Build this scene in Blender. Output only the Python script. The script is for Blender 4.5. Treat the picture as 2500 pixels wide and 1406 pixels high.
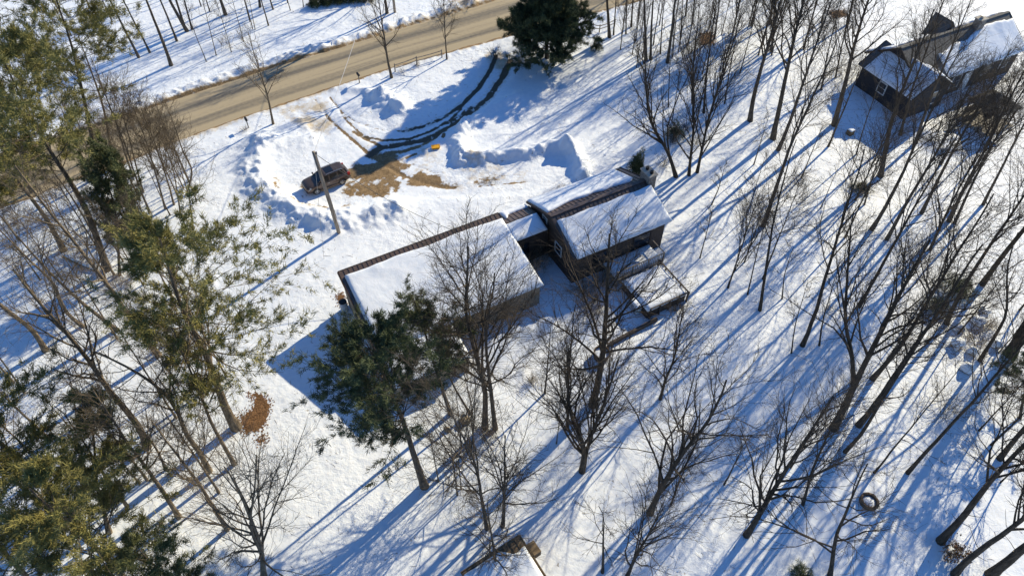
import bpy, math, random
import numpy as np
from mathutils import Vector, Matrix

for o in list(bpy.data.objects):
    bpy.data.objects.remove(o, do_unlink=True)
SC = bpy.context.scene
COL = SC.collection
R = math.radians

# ------------------------------------------------------------------ camera
CAM_H, PITCH, HFOV = 47.5, 49.0, 70.0
cam_d = bpy.data.cameras.new('camera')
cam_d.sensor_width = 36.0
cam_d.lens = 18.0 / math.tan(R(HFOV / 2))
cam_d.clip_start, cam_d.clip_end = 0.5, 3000.0
cam = bpy.data.objects.new('camera', cam_d)
cam.location = (0, 0, CAM_H)
cam.rotation_euler = (R(90 - PITCH), 0, 0)
COL.objects.link(cam)
SC.camera = cam

# ------------------------------------------------------------------ sky, sun, exposure
SUN_AZ, SUN_EL = 47.0, 27.0          # azimuth counted from +X towards +Y
W = bpy.data.worlds.new('World'); SC.world = W; W.use_nodes = True
wn = W.node_tree
sky = wn.nodes.new('ShaderNodeTexSky'); sky.sky_type = 'NISHITA'; sky.sun_disc = False
sky.sun_elevation = R(SUN_EL); sky.sun_rotation = R(90 - SUN_AZ)
sky.altitude = 300; sky.air_density = 1.2; sky.dust_density = 0.0; sky.ozone_density = 10.0
bg = wn.nodes['Background']; bg.inputs['Strength'].default_value = 0.125
wn.links.new(sky.outputs[0], bg.inputs['Color'])
sd = bpy.data.lights.new('sun', 'SUN'); sd.energy = 5.0; sd.angle = R(0.5); sd.color = (1.0, 0.87, 0.60)
sun = bpy.data.objects.new('sun', sd); COL.objects.link(sun)
sv = Vector((math.cos(R(SUN_AZ)) * math.cos(R(SUN_EL)), math.sin(R(SUN_AZ)) * math.cos(R(SUN_EL)), math.sin(R(SUN_EL))))
sun.rotation_euler = sv.to_track_quat('Z', 'Y').to_euler()
sun.location = (40, 40, 60)
SC.view_settings.view_transform = 'Standard'; SC.view_settings.look = 'None'
SC.view_settings.exposure = 0.42; SC.view_settings.gamma = 1.0
SC.view_settings.use_curve_mapping = False
SC.render.engine = 'CYCLES'

# ------------------------------------------------------------------ photo pixel -> ground
FPX = 1250 / math.tan(R(HFOV / 2)); CS, SN = math.cos(R(PITCH)), math.sin(R(PITCH))
def ray(px, py):
    u, v = (px - 1250) / FPX, (703 - py) / FPX
    return np.array([u, CS + v * SN, -SN + v * CS])
def G(px, py, z=0.0):
    d = ray(px, py); k = (z - CAM_H) / d[2]
    return np.array([0, 0, CAM_H]) + k * d
def G2(pts): return np.array([G(*p)[:2] for p in pts])

# ------------------------------------------------------------------ small noise library
def _hash(ix, iy, s):
    h = np.sin(ix * 127.1 + iy * 311.7 + s * 74.7) * 43758.5453
    return h - np.floor(h)
def vnoise(x, y, s=0):
    ix, iy = np.floor(x), np.floor(y); fx, fy = x - ix, y - iy
    fx, fy = fx * fx * (3 - 2 * fx), fy * fy * (3 - 2 * fy)
    a, b = _hash(ix, iy, s), _hash(ix + 1, iy, s); c, d = _hash(ix, iy + 1, s), _hash(ix + 1, iy + 1, s)
    return (a + (b - a) * fx) * (1 - fy) + (c + (d - c) * fx) * fy
def fbm(x, y, s=0, o=4):
    t = 0; amp = .5
    for i in range(o):
        t = t + amp * (vnoise(x, y, s + i) * 2 - 1); x = x * 2.03 + 5.2; y = y * 2.03 + 1.7; amp *= .5
    return t
def sstep(a, b, x):
    t = np.clip((x - a) / (b - a), 0, 1); return t * t * (3 - 2 * t)
def seg_dist(x, y, pts):
    best = np.full(np.shape(x), 1e9); par = np.zeros(np.shape(x)); L = 0
    for (ax, ay), (bx, by) in zip(pts[:-1], pts[1:]):
        dx, dy = bx - ax, by - ay; l2 = dx * dx + dy * dy + 1e-9
        t = np.clip(((x - ax) * dx + (y - ay) * dy) / l2, 0, 1)
        d = np.hypot(x - ax - t * dx, y - ay - t * dy)
        m = d < best; best = np.where(m, d, best); par = np.where(m, L + t * math.sqrt(l2), par); L += math.sqrt(l2)
    return best, par
def in_poly(x, y, pts):
    inside = np.zeros(np.shape(x), bool); n = len(pts)
    for i in range(n):
        x1, y1 = pts[i]; x2, y2 = pts[(i + 1) % n]
        c = ((y1 > y) != (y2 > y)) & (x < (x2 - x1) * (y - y1) / (y2 - y1 + 1e-12) + x1)
        inside ^= c
    return inside
def poly_mask(x, y, pts, soft):
    """1 inside, fading to 0 over `soft` metres round the outline"""
    ins = in_poly(x, y, pts); d, _ = seg_dist(x, y, list(pts) + [pts[0]])
    sd_ = np.where(ins, -d, d)
    return 1 - sstep(-soft, soft, sd_)

# ------------------------------------------------------------------ materials
def mat(name, col, rough=.8, col2=None, nscale=6., bump=0., bscale=20., metal=0., spec=.3, mix=(.4, .62), stretch=None, detail=5):
    m = bpy.data.materials.new(name); m.use_nodes = True
    nt = m.node_tree; p = nt.nodes['Principled BSDF']
    p.inputs['Roughness'].default_value = rough; p.inputs['Metallic'].default_value = metal
    p.inputs['Specular IOR Level'].default_value = spec
    p.inputs['Base Color'].default_value = (*col, 1)
    tc = nt.nodes.new('ShaderNodeTexCoord'); src = tc.outputs['Object']
    if stretch:
        mp = nt.nodes.new('ShaderNodeMapping'); mp.inputs['Scale'].default_value = stretch
        nt.links.new(src, mp.inputs[0]); src = mp.outputs[0]
    if col2 is not None:
        n = nt.nodes.new('ShaderNodeTexNoise'); n.inputs['Scale'].default_value = nscale; n.inputs['Detail'].default_value = detail
        nt.links.new(src, n.inputs['Vector'])
        r = nt.nodes.new('ShaderNodeValToRGB'); r.color_ramp.elements[0].position = mix[0]; r.color_ramp.elements[1].position = mix[1]
        r.color_ramp.elements[0].color = (*col, 1); r.color_ramp.elements[1].color = (*col2, 1)
        nt.links.new(n.outputs[0], r.inputs[0]); nt.links.new(r.outputs[0], p.inputs['Base Color'])
    if bump:
        n2 = nt.nodes.new('ShaderNodeTexNoise'); n2.inputs['Scale'].default_value = bscale; n2.inputs['Detail'].default_value = 4
        nt.links.new(src, n2.inputs['Vector'])
        b = nt.nodes.new('ShaderNodeBump'); b.inputs['Strength'].default_value = bump; b.inputs['Distance'].default_value = .05
        nt.links.new(n2.outputs[0], b.inputs['Height']); nt.links.new(b.outputs[0], p.inputs['Normal'])
    return m

M = {}
M['bark'] = mat('bark_grey', (.060, .047, .034), .9, (.14, .11, .08), 7, .9, 14, stretch=(1, 1, .25))
M['bark_tan'] = mat('bark_tan', (.105, .080, .054), .9, (.22, .17, .115), 7, .9, 14, stretch=(1, 1, .25))
M['bark_dark'] = mat('bark_dark', (.036, .028, .020), .9, (.085, .066, .047), 7, .9, 14, stretch=(1, 1, .25))
M['twig'] = mat('twig_bark', (.060, .047, .034), .9, (.115, .090, .065), 2.5)
M['twig_tan'] = mat('twig_tan', (.105, .080, .053), .9, (.19, .148, .10), 2.5)
M['twig_dark'] = mat('twig_dark', (.040, .031, .023), .9, (.080, .062, .046), 2.5)
M['needle_olive'] = mat('needles_olive', (.135, .135, .040), .7, (.31, .27, .085), 1.3, mix=(.36, .66))
M['needle_green'] = mat('needles_green', (.068, .088, .036), .7, (.165, .170, .066), 1.3, mix=(.36, .66))
M['needle_dark'] = mat('needles_dark', (.036, .052, .025), .75, (.105, .125, .052), 1.3, mix=(.36, .66))
M['leaf'] = mat('dead_leaf', (.15, .078, .034), .85, (.27, .145, .065), 9)
M['brush'] = mat('brush_twigs', (.15, .11, .072), .9, (.27, .20, .13), 3)
M['roof_metal'] = mat('brown_roof_metal', (.092, .064, .052), .45, (.125, .088, .072), 2.5, metal=.0, spec=.5)
M['trim'] = mat('dark_brown_trim', (.035, .026, .022), .6, (.055, .040, .034), 5)
M['wall_tan'] = mat('tan_siding', (.25, .20, .145), .8, (.30, .245, .18), 3, stretch=(1, 1, 6))
M['wall_brown'] = mat('brown_siding', (.062, .046, .038), .8, (.088, .066, .054), 3, stretch=(6, 6, .6))
M['wall_dark'] = mat('charcoal_siding', (.024, .025, .030), .8, (.040, .041, .047), 3, stretch=(1, 1, 6))
M['glass'] = mat('window_glass', (.012, .014, .018), .08, spec=.6)
M['white_paint'] = mat('white_paint', (.72, .72, .70), .6, (.60, .60, .58), 4)
M['brick'] = mat('chimney_masonry', (.20, .17, .145), .9, (.33, .29, .25), 9, .8, 18)
M['shingle'] = mat('grey_shingle', (.105, .10, .095), .9, (.17, .165, .155), 12, .6, 25)
M['gutter'] = mat('galvanised_steel', (.30, .30, .31), .45, (.42, .42, .43), 5, metal=.6)
M['timber'] = mat('weathered_timber', (.12, .085, .050), .9, (.24, .17, .10), 3, .6, 10, stretch=(.4, 3, 3))
M['post_wood'] = mat('grey_wood', (.23, .19, .15), .9, (.36, .31, .255), 5, .6, 14, stretch=(2, 2, .3))
M['deck_grey'] = mat('grey_deck_paint', (.20, .195, .19), .8, (.28, .27, .26), 4)
M['black'] = mat('black_plastic', (.016, .016, .017), .55)
M['rubber'] = mat('rubber', (.022, .021, .020), .85, (.045, .042, .038), 8)
M['wire'] = mat('wire', (.05, .05, .05), .5)
M['wire_bright'] = mat('bare_wire', (.55, .54, .52), .4, metal=.5)
M['yellow'] = mat('yellow_plastic', (.72, .37, .015), .5, (.60, .29, .012), 6)
M['car_paint'] = mat('bronze_paint', (.115, .084, .070), .26, (.13, .096, .080), 2, metal=.45, spec=.6)
M['car_low'] = mat('road_salt_paint', (.22, .16, .105), .6, (.15, .105, .072), 6, metal=.2)
M['chrome'] = mat('alloy', (.55, .54, .52), .3, metal=.8)
M['tail'] = mat('tail_lamp_red', (.42, .018, .012), .2, spec=.6)
M['lamp'] = mat('head_lamp', (.55, .55, .52), .12, spec=.7)
M['concrete'] = mat('concrete', (.36, .33, .28), .9, (.46, .43, .37), 4, .3, 20)
M['stone'] = mat('field_stone', (.26, .21, .15), .9, (.42, .36, .28), 5, .8, 8)
M['rust'] = mat('rusty_steel', (.085, .058, .040), .85, (.16, .105, .068), 9, .7, 20)
M['blue_grey'] = mat('pale_drum', (.55, .56, .58), .6, (.45, .46, .48), 6)
M['clay'] = mat('vent_clay', (.42, .27, .20), .8, (.50, .34, .26), 6)

def snow_nodes(m, ground=False):
    nt = m.node_tree; p = nt.nodes['Principled BSDF']
    p.inputs['Roughness'].default_value = .62; p.inputs['Specular IOR Level'].default_value = .25
    tc = nt.nodes.new('ShaderNodeTexCoord'); src = tc.outputs['Object']
    def noise(scale, det=5):
        n = nt.nodes.new('ShaderNodeTexNoise'); n.inputs['Scale'].default_value = scale; n.inputs['Detail'].default_value = det
        nt.links.new(src, n.inputs['Vector']); return n.outputs[0]
    def math_(op, a, b=None, c=None):
        n = nt.nodes.new('ShaderNodeMath'); n.operation = op
        for i, v in enumerate((a, b, c)):
            if v is None: continue
            if isinstance(v, (int, float)): n.inputs[i].default_value = v
            else: nt.links.new(v, n.inputs[i])
        return n.outputs[0]
    def ramp(f, c0, c1, p0=.35, p1=.65):
        r = nt.nodes.new('ShaderNodeValToRGB'); e = r.color_ramp.elements
        e[0].position, e[1].position = p0, p1; e[0].color = (*c0, 1); e[1].color = (*c1, 1)
        nt.links.new(f, r.inputs[0]); return r.outputs[0]
    def mixc(f, a, b):
        n = nt.nodes.new('ShaderNodeMix'); n.data_type = 'RGBA'
        nt.links.new(f, n.inputs['Factor']); nt.links.new(a, n.inputs['A']); nt.links.new(b, n.inputs['B']); return n.outputs['Result']
    n_fine, n_mid, n_big = noise(9, 6), noise(2.2, 6), noise(.35, 4)
    snow = ramp(n_mid, (.755, .81, .885), (.84, .872, .92))
    h = math_('ADD', math_('MULTIPLY', n_mid, 1.0), math_('MULTIPLY', n_fine, .35))
    if ground:
        def attr(a):
            n = nt.nodes.new('ShaderNodeAttribute'); n.attribute_name = a; return n.outputs['Fac']
        def sharp(a, wob, lo, hi):
            v = math_('ADD', a, math_('MULTIPLY', math_('SUBTRACT', wob, .5), 1.15))
            n = nt.nodes.new('ShaderNodeMapRange'); n.inputs[1].default_value = lo; n.inputs[2].default_value = hi
            nt.links.new(v, n.inputs[0]); return n.outputs[0]
        wob = math_('ADD', math_('MULTIPLY', noise(3.2, 8), .6), math_('MULTIPLY', n_mid, .4))
        # debris: bits of bark and twig litter lying on the snow
        deb = ramp(math_('MULTIPLY', noise(5.5, 2), noise(.8, 3)), (0, 0, 0), (1, 1, 1), .40, .46)
        snow = mixc(math_('MULTIPLY', deb, .8), snow, ramp(n_fine, (.20, .17, .13), (.40, .36, .30)))
        dirtc = ramp(wob, (.42, .34, .24), (.60, .53, .42))
        mudc = ramp(math_('ADD', math_('MULTIPLY', wob, .55), math_('MULTIPLY', n_fine, .45)), (.125, .080, .038), (.33, .225, .118), .36, .62)
        leafc = ramp(n_fine, (.12, .062, .028), (.27, .145, .066), .38, .62)
        wet = attr('wet')
        dark = nt.nodes.new('ShaderNodeRGB'); dark.outputs[0].default_value = (.090, .074, .056, 1)
        mudc = mixc(wet, mudc, dark.outputs[0])
        c = mixc(sharp(attr('dirt'), wob, .35, .75), snow, dirtc)
        mm = sharp(attr('mud'), wob, .42, .62)
        c = mixc(mm, c, mudc)
        c = mixc(sharp(attr('leaf'), noise(4, 7), .45, .6), c, leafc)
        nt.links.new(c, p.inputs['Base Color'])
        nt.links.new(math_('ADD', .62, math_('MULTIPLY', mm, .2)), p.inputs['Roughness'])
        # crusty wind texture on open snow
        h = math_('ADD', math_('MULTIPLY', h, ramp(noise(.12, 3), (.25, .25, .25), (1.5, 1.5, 1.5), .38, .66)), math_('MULTIPLY', noise(.9, 3), .9))
    else:
        nt.links.new(snow, p.inputs['Base Color'])
    b = nt.nodes.new('ShaderNodeBump'); b.inputs['Strength'].default_value = .55 if ground else .25; b.inputs['Distance'].default_value = .12
    nt.links.new(h, b.inputs['Height']); nt.links.new(b.outputs[0], p.inputs['Normal'])
M['snow'] = bpy.data.materials.new('snow'); M['snow'].use_nodes = True; snow_nodes(M['snow'])
M['ground'] = bpy.data.materials.new('snow_and_mud_ground'); M['ground'].use_nodes = True; snow_nodes(M['ground'], True)

def road_material():
    m = bpy.data.materials.new('sanded_asphalt'); m.use_nodes = True
    nt = m.node_tree; p = nt.nodes['Principled BSDF']; p.inputs['Roughness'].default_value = .9
    at = nt.nodes.new('ShaderNodeAttribute'); at.attribute_name = 'across'
    al = nt.nodes.new('ShaderNodeAttribute'); al.attribute_name = 'along'
    cb = nt.nodes.new('ShaderNodeCombineXYZ'); nt.links.new(at.outputs['Fac'], cb.inputs[0]); nt.links.new(al.outputs['Fac'], cb.inputs[1])
    mp = nt.nodes.new('ShaderNodeMapping'); mp.inputs['Scale'].default_value = (11, .03, 1); nt.links.new(cb.outputs[0], mp.inputs[0])
    n = nt.nodes.new('ShaderNodeTexNoise'); n.inputs['Scale'].default_value = 1.0; n.inputs['Detail'].default_value = 6; nt.links.new(mp.outputs[0], n.inputs['Vector'])
    w = nt.nodes.new('ShaderNodeValToRGB'); cr = w.color_ramp
    # wear across the carriageway: sand on the crown and shoulders, grey wheel tracks between
    for e in list(cr.elements)[1:]: cr.elements.remove(e)
    prof = [(0, 1), (.10, .85), (.17, .20), (.26, .06), (.36, .65), (.46, .75), (.55, .60), (.66, .10), (.76, .04), (.86, .70), (.93, 1), (1, 1)]
    cr.elements[0].position = 0; cr.elements[0].color = (1, 1, 1, 1)
    for x, v in prof[1:]:
        e = cr.elements.new(x); e.color = (v, v, v, 1)
    nt.links.new(at.outputs['Fac'], w.inputs[0])
    tc = nt.nodes.new('ShaderNodeTexCoord')
    n2 = nt.nodes.new('ShaderNodeTexNoise'); n2.inputs['Scale'].default_value = 2.5; n2.inputs['Detail'].default_value = 7; nt.links.new(tc.outputs['Object'], n2.inputs['Vector'])
    a1 = nt.nodes.new('ShaderNodeMath'); a1.operation = 'MULTIPLY_ADD'; a1.inputs[1].default_value = .95; nt.links.new(n.outputs[0], a1.inputs[0])
    sc = nt.nodes.new('ShaderNodeMath'); sc.operation = 'MULTIPLY'; sc.inputs[1].default_value = .50; nt.links.new(w.outputs[0], sc.inputs[0]); nt.links.new(sc.outputs[0], a1.inputs[2])
    a2 = nt.nodes.new('ShaderNodeMath'); a2.operation = 'MULTIPLY_ADD'; a2.inputs[1].default_value = .28; nt.links.new(n2.outputs[0], a2.inputs[0]); nt.links.new(a1.outputs[0], a2.inputs[2])
    r = nt.nodes.new('ShaderNodeValToRGB'); e = r.color_ramp.elements; e[0].position = .50; e[1].position = .98
    e[0].color = (.120, .110, .094, 1); e[1].color = (.41, .335, .22, 1)
    nt.links.new(a2.outputs[0], r.inputs[0]); nt.links.new(r.outputs[0], p.inputs['Base Color'])
    b = nt.nodes.new('ShaderNodeBump'); b.inputs['Strength'].default_value = .25; b.inputs['Distance'].default_value = .02
    n3 = nt.nodes.new('ShaderNodeTexNoise'); n3.inputs['Scale'].default_value = 40; nt.links.new(tc.outputs['Object'], n3.inputs['Vector'])
    nt.links.new(n3.outputs[0], b.inputs['Height']); nt.links.new(b.outputs[0], p.inputs['Normal'])
    return m
M['road'] = road_material()

# ------------------------------------------------------------------ object helpers
def link(name, data, parent=None):
    o = bpy.data.objects.new(name, data); COL.objects.link(o)
    if parent is not None: o.parent = parent
    return o
LABELS = {}
def tag(o, label, cat, group=None, kind=None):
    o['label'] = label; o['category'] = cat
    if group: o['group'] = group
    if kind: o['kind'] = kind
    LABELS.setdefault(label, []).append(o.name)
    return o
def thing(name, label, cat, loc=(0, 0, 0), rz=0, group=None):
    o = link(name, None); o.location = loc; o.rotation_euler = (0, 0, rz); o.empty_display_size = .3
    return tag(o, label, cat, group)
def np_mesh(name, V, F, material, smooth=False):
    """V (n,3) floats; F (m,k) ints, k = 3 or 4 (or a list of such arrays)"""
    Fs = F if isinstance(F, list) else [F]
    me = bpy.data.meshes.new(name)
    V = np.ascontiguousarray(V, np.float32); me.vertices.add(len(V)); me.vertices.foreach_set('co', V.ravel())
    loops = np.concatenate([f.ravel() for f in Fs]).astype(np.int32)
    tot = np.concatenate([np.full(len(f), f.shape[1], np.int32) for f in Fs])
    st = np.concatenate([[0], np.cumsum(tot)[:-1]]).astype(np.int32)
    me.loops.add(len(loops)); me.loops.foreach_set('vertex_index', loops)
    me.polygons.add(len(tot)); me.polygons.foreach_set('loop_start', st); me.polygons.foreach_set('loop_total', tot)
    if smooth: me.polygons.foreach_set('use_smooth', np.ones(len(tot), bool))
    me.materials.append(material); me.update(calc_edges=True); return me

class MB:
    """collects simple solids and links them as one mesh object"""
    def __init__(s): s.v = []; s.f = []
    def add(s, V, F):
        b = len(s.v); s.v += [tuple(map(float, p)) for p in V]; s.f += [tuple(i + b for i in f) for f in F]; return s
    def box(s, lo, hi, M4=None):
        (x0, y0, z0), (x1, y1, z1) = lo, hi
        V = [(x0, y0, z0), (x1, y0, z0), (x1, y1, z0), (x0, y1, z0), (x0, y0, z1), (x1, y0, z1), (x1, y1, z1), (x0, y1, z1)]
        if M4 is not None: V = [M4 @ Vector(p) for p in V]
        return s.add(V, [(0, 3, 2, 1), (4, 5, 6, 7), (0, 1, 5, 4), (1, 2, 6, 5), (2, 3, 7, 6), (3, 0, 4, 7)])
    def bar(s, a, b, w, h=None, up=(0, 0, 1)):
        """rectangular bar from a to b"""
        a, b = Vector(a), Vector(b); h = h or w; t = (b - a).normalized(); u = Vector(up)
        if abs(t.dot(u)) > .98: u = Vector((1, 0, 0))
        sx = t.cross(u).normalized(); sy = sx.cross(t).normalized()
        V = []
        for p in (a, b):
            for i, j in ((-1, -1), (1, -1), (1, 1), (-1, 1)): V.append(p + sx * (i * w / 2) + sy * (j * h / 2))
        return s.add(V, [(0, 1, 2, 3)[::-1], (4, 5, 6, 7), (0, 1, 5, 4), (1, 2, 6, 5), (2, 3, 7, 6), (3, 0, 4, 7)])
    def tube(s, pts, rad, n=8, caps=True):
        pts = [Vector(p) for p in pts]; k = len(pts); rad = rad if hasattr(rad, '__len__') else [rad] * k
        V = []
        for i, p in enumerate(pts):
            t = (pts[min(i + 1, k - 1)] - pts[max(i - 1, 0)]).normalized()
            u = Vector((0, 0, 1)) if abs(t.z) < .9 else Vector((1, 0, 0))
            sx = t.cross(u).normalized(); sy = sx.cross(t).normalized()
            for j in range(n):
                a = 2 * math.pi * j / n; V.append(p + (sx * math.cos(a) + sy * math.sin(a)) * rad[i])
        F = [(i * n + j, i * n + (j + 1) % n, (i + 1) * n + (j + 1) % n, (i + 1) * n + j) for i in range(k - 1) for j in range(n)]
        if caps: F += [tuple(range(n))[::-1], tuple((k - 1) * n + j for j in range(n))]
        return s.add(V, F)
    def prism(s, poly, z0, z1):
        n = len(poly); V = [(x, y, z0) for x, y in poly] + [(x, y, z1) for x, y in poly]
        return s.add(V, [tuple(range(n))[::-1], tuple(range(n, 2 * n))] + [(i, (i + 1) % n, n + (i + 1) % n, n + i) for i in range(n)])
    def build(s, name, material, parent=None, smooth=False, bevel=0, seg=2):
        me = bpy.data.meshes.new(name); me.from_pydata(s.v, [], s.f); me.materials.append(material)
        if smooth:
            for p in me.polygons: p.use_smooth = True
        me.update(); o = link(name, me, parent)
        if bevel:
            b = o.modifiers.new('bevel', 'BEVEL'); b.width = bevel; b.segments = seg; b.limit_method = 'ANGLE'; b.angle_limit = R(40)
        return o
def kids(o): return [c for c in bpy.data.objects if c.parent == o]
# ================================================================== terrain
_up = G2([(0, 386), (85, 361), (460, 232), (588, 191), (689, 158), (840, 114), (964, 74), (1126, 27)])
_lo = G2([(0, 503), (97, 471), (182, 436), (304, 394), (437, 340), (571, 292), (700, 249), (830, 205), (964, 161), (1166, 106), (1415, 39), (1535, 7)])
def _ext(p):
    d0 = p[1] - p[0]; d1 = p[-1] - p[-3]
    return np.vstack([p[0] - d0 / np.hypot(*d0) * 400, p, p[-1] + d1 / np.hypot(*d1) * 400])
_up, _lo = _ext(_up), _ext(_lo)
def road_s(x, y):
    """0 on the near edge, 1 on the far edge"""
    lo = np.interp(x, _lo[:, 0], _lo[:, 1]); up = np.interp(x, _up[:, 0], _up[:, 1])
    return (y - lo) / (up - lo), lo, up

PLOWED = G2([(655, 262), (745, 300), (770, 355), (700, 388), (655, 420), (690, 490), (770, 515), (900, 500), (1000, 482), (1150, 480), (1290, 470), (1400, 440),
             (1395, 385), (1340, 375), (1250, 392), (1120, 394), (1092, 345), (1160, 290), (1230, 210), (1275, 150), (1270, 100), (1165, 108), (1190, 150),
             (1150, 215), (1060, 285), (960, 312), (935, 285), (880, 280), (845, 240), (832, 205), (700, 249)])
MUD = G2([(860, 401), (902, 378), (955, 371), (990, 388), (1035, 412), (1075, 432), (1090, 452), (1020, 452), (985, 452), (965, 466), (917, 487), (885, 480), (852, 478), (836, 466), (848, 440)])
BERMS = [([(640, 345), (622, 400), (634, 455), (680, 500), (740, 522), (820, 538), (900, 528), (960, 508)], .85, 1.25),
         ([(930, 236), (956, 252), (972, 266)], 1.15, 1.15), ([(838, 214), (890, 220), (932, 234)], .55, .55),
         ([(1136, 300), (1124, 340), (1128, 378)], .95, .85), ([(1125, 390), (1200, 386), (1290, 376), (1345, 358), (1388, 364)], .75, .75),
         ([(1385, 362), (1412, 390), (1424, 432)], 1.0, .7), ([(1090, 330), (1150, 296), (1200, 262), (1262, 235)], .35, .8),
         ([(700, 262), (740, 300), (770, 340)], .22, .5), ([(560, 350), (650, 350), (740, 345)], .18, 1.2),
         ([(1195, 842), (1240, 806), (1330, 792)], .45, .9), ([(2275, 335), (2300, 352), (2330, 350)], .7, 1.6)]
BERMS = [(G2(p), h, w) for p, h, w in BERMS]
RUTS = [  # (pixels, half width, strength, wet)
    ([(1210, 135), (1206, 148), (1193, 175), (1166, 215), (1126, 255), (1079, 286), (1032, 306), (985, 317)], .30, 1.1, 1.0),
    ([(985, 317), (938, 316), (907, 307), (864, 292), (835, 270), (806, 238)], .16, .75, .3),
    ([(1246, 145), (1238, 161), (1226, 188), (1193, 235), (1159, 265), (1112, 299), (1065, 326), (1032, 339), (978, 349), (927, 358), (900, 377)], .42, 1.15, .9),
    ([(1126, 262), (1100, 290), (1050, 318), (1000, 335), (940, 340), (890, 330)], .22, .9, .9),
    ([(1150, 262), (1120, 285), (1085, 300)], .5, .8, .9),
    ([(790, 268), (803, 288), (857, 335), (902, 374), (935, 395), (975, 420)], .20, 1.0, .15),
    ([(806, 237), (830, 268), (848, 294), (887, 329), (926, 356)], .17, .85, .2),
    ([(770, 243), (788, 266), (800, 284)], .12, .7, .1),
    ([(862, 318), (890, 336), (930, 352), (960, 356)], .22, .95, .2),
    ([(940, 372), (985, 366), (1030, 352), (1068, 328)], .30, 1.0, .1),
    ([(935, 395), (985, 385), (1015, 372)], .22, .9, .1),
    ([(945, 402), (985, 425), (1033, 443), (1075, 452), (1108, 455)], .26, 1.0, .1),
    ([(975, 388), (1020, 405), (1060, 418), (1100, 420)], .12, .7, .1),
    ([(1170, 452), (1230, 446), (1290, 441)], .16, .8, .1),
    ([(1092, 305), (1082, 335)], .25, .8, .3),
    ([(672, 440), (690, 478), (745, 500), (800, 512), (850, 500)], .55, .60, .0), ([(742, 452), (728, 448)], .5, .6, 0),
    ([(1040, 440), (1075, 448), (1110, 450)], .55, .85, .1), ([(1165, 442), (1190, 434), (1212, 440)], .7, .72, .1), ([(1120, 425), (1180, 420), (1240, 428)], .14, .65, .1)]
RUTS = [(G2(p), w, s, q) for p, w, s, q in RUTS]
LEAFP = [(G2([(607, 960), (640, 962), (660, 985), (652, 1015), (640, 1045), (600, 1058), (588, 1030), (585, 1010), (618, 1000), (622, 975)]), .25),
         (G2([(628, 1066), (645, 1060), (648, 1080), (632, 1078)]), .2), (G2([(820, 722), (836, 716), (844, 742), (830, 746)]), .25),
         (G2([(2020, 30), (2060, 24), (2070, 40), (2035, 46)]), .6), (G2([(1705, 84), (1740, 80), (1745, 110), (1712, 115)]), .8)]
DIRTP = [(G2([(668, 268), (780, 240), (800, 250), (820, 300), (800, 330), (740, 320), (700, 290)]), 1.2, .80),
         (G2([(660, 430), (700, 425), (720, 480), (800, 505), (860, 490), (870, 510), (760, 525), (680, 490)]), 1.0, .58),
         (G2([(880, 340), (1090, 345), (1300, 410), (1300, 455), (1100, 470), (900, 400)]), 1.2, .52),
         (G2([(1180, 130), (1260, 110), (1280, 150), (1230, 175), (1190, 165)]), .5, .85),
         (G2([(1080, 2), (1240, -25), (1240, 14), (1180, 18), (1130, 27)]), .6, .95),
         (G2([(2030, 90), (2110, 60), (2120, 130), (2060, 150)]), 1.5, .35), (G2([(2360, 560), (2480, 560), (2480, 720), (2400, 700)]), 2.0, .3)]
def hgt(x, y):
    x = np.asarray(x, float); y = np.asarray(y, float)
    h = .20 * fbm(x / 15, y / 15, 3, 3) + .07 * fbm(x / 3.1, y / 3.1, 9, 3) + .045 * fbm(x / .9, y / .9, 21, 2)
    lump = fbm(x / .8, y / .8, 31, 3)
    pl = poly_mask(x, y, PLOWED, .55)
    h = h * (1 - .75 * pl) - .16 * pl + .03 * pl * lump
    for p, hh, w in BERMS:
        d, t = seg_dist(x, y, p); d = np.maximum(d + w * (.45 * fbm(x / 1.0 + 3, y / 1.0, 45, 3) + .30 * fbm(x / .42, y / .42, 47, 2)), 0)
        m = np.exp(-(d / w) ** 2) * (d < 4 * w)
        h = h + m * hh * (.85 + .55 * fbm(x / 1.3 + 9, y / 1.3, 41, 3) + .25 * lump)
    s, lo, up = road_s(x, y)
    dn, df = (lo - y) * .89, (y - up) * .89           # distance outside the near / far edge
    nr = np.exp(-(np.maximum(np.maximum(dn, df), 0) / 2.6) ** 2); h = h * (1 - nr) + nr * (.06 + .03 * lump)
    edge = .28 * fbm(x / 1.1, y / 1.1, 51, 4)
    bank = np.exp(-((df - 1.15) / .85) ** 2) * (.42 + .45 * lump + .2 * fbm(x / .45, y / .45, 77, 2)) + np.exp(-((dn - .7) / .5) ** 2) * (.10 + .14 * lump)
    h = h + bank
    inside = np.minimum(np.minimum(-dn, -df), 9)      # >0 inside the carriageway
    cut = sstep(-.35, .30, inside + edge)
    h = h * (1 - cut) - .14 * cut
    for p, w, st, q in RUTS:
        d, _ = seg_dist(x, y, p); h = h - .05 * st * np.exp(-(d / (w * 1.1)) ** 2)
    return h
def H(x, y): return float(hgt(np.array([x]), np.array([y]))[0])
def GP(px, py):
    """point on the terrain under a photo pixel"""
    z = 0.
    for _ in range(3):
        p = G(px, py, z); z = H(p[0], p[1])
    return np.array([p[0], p[1], z])

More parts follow.
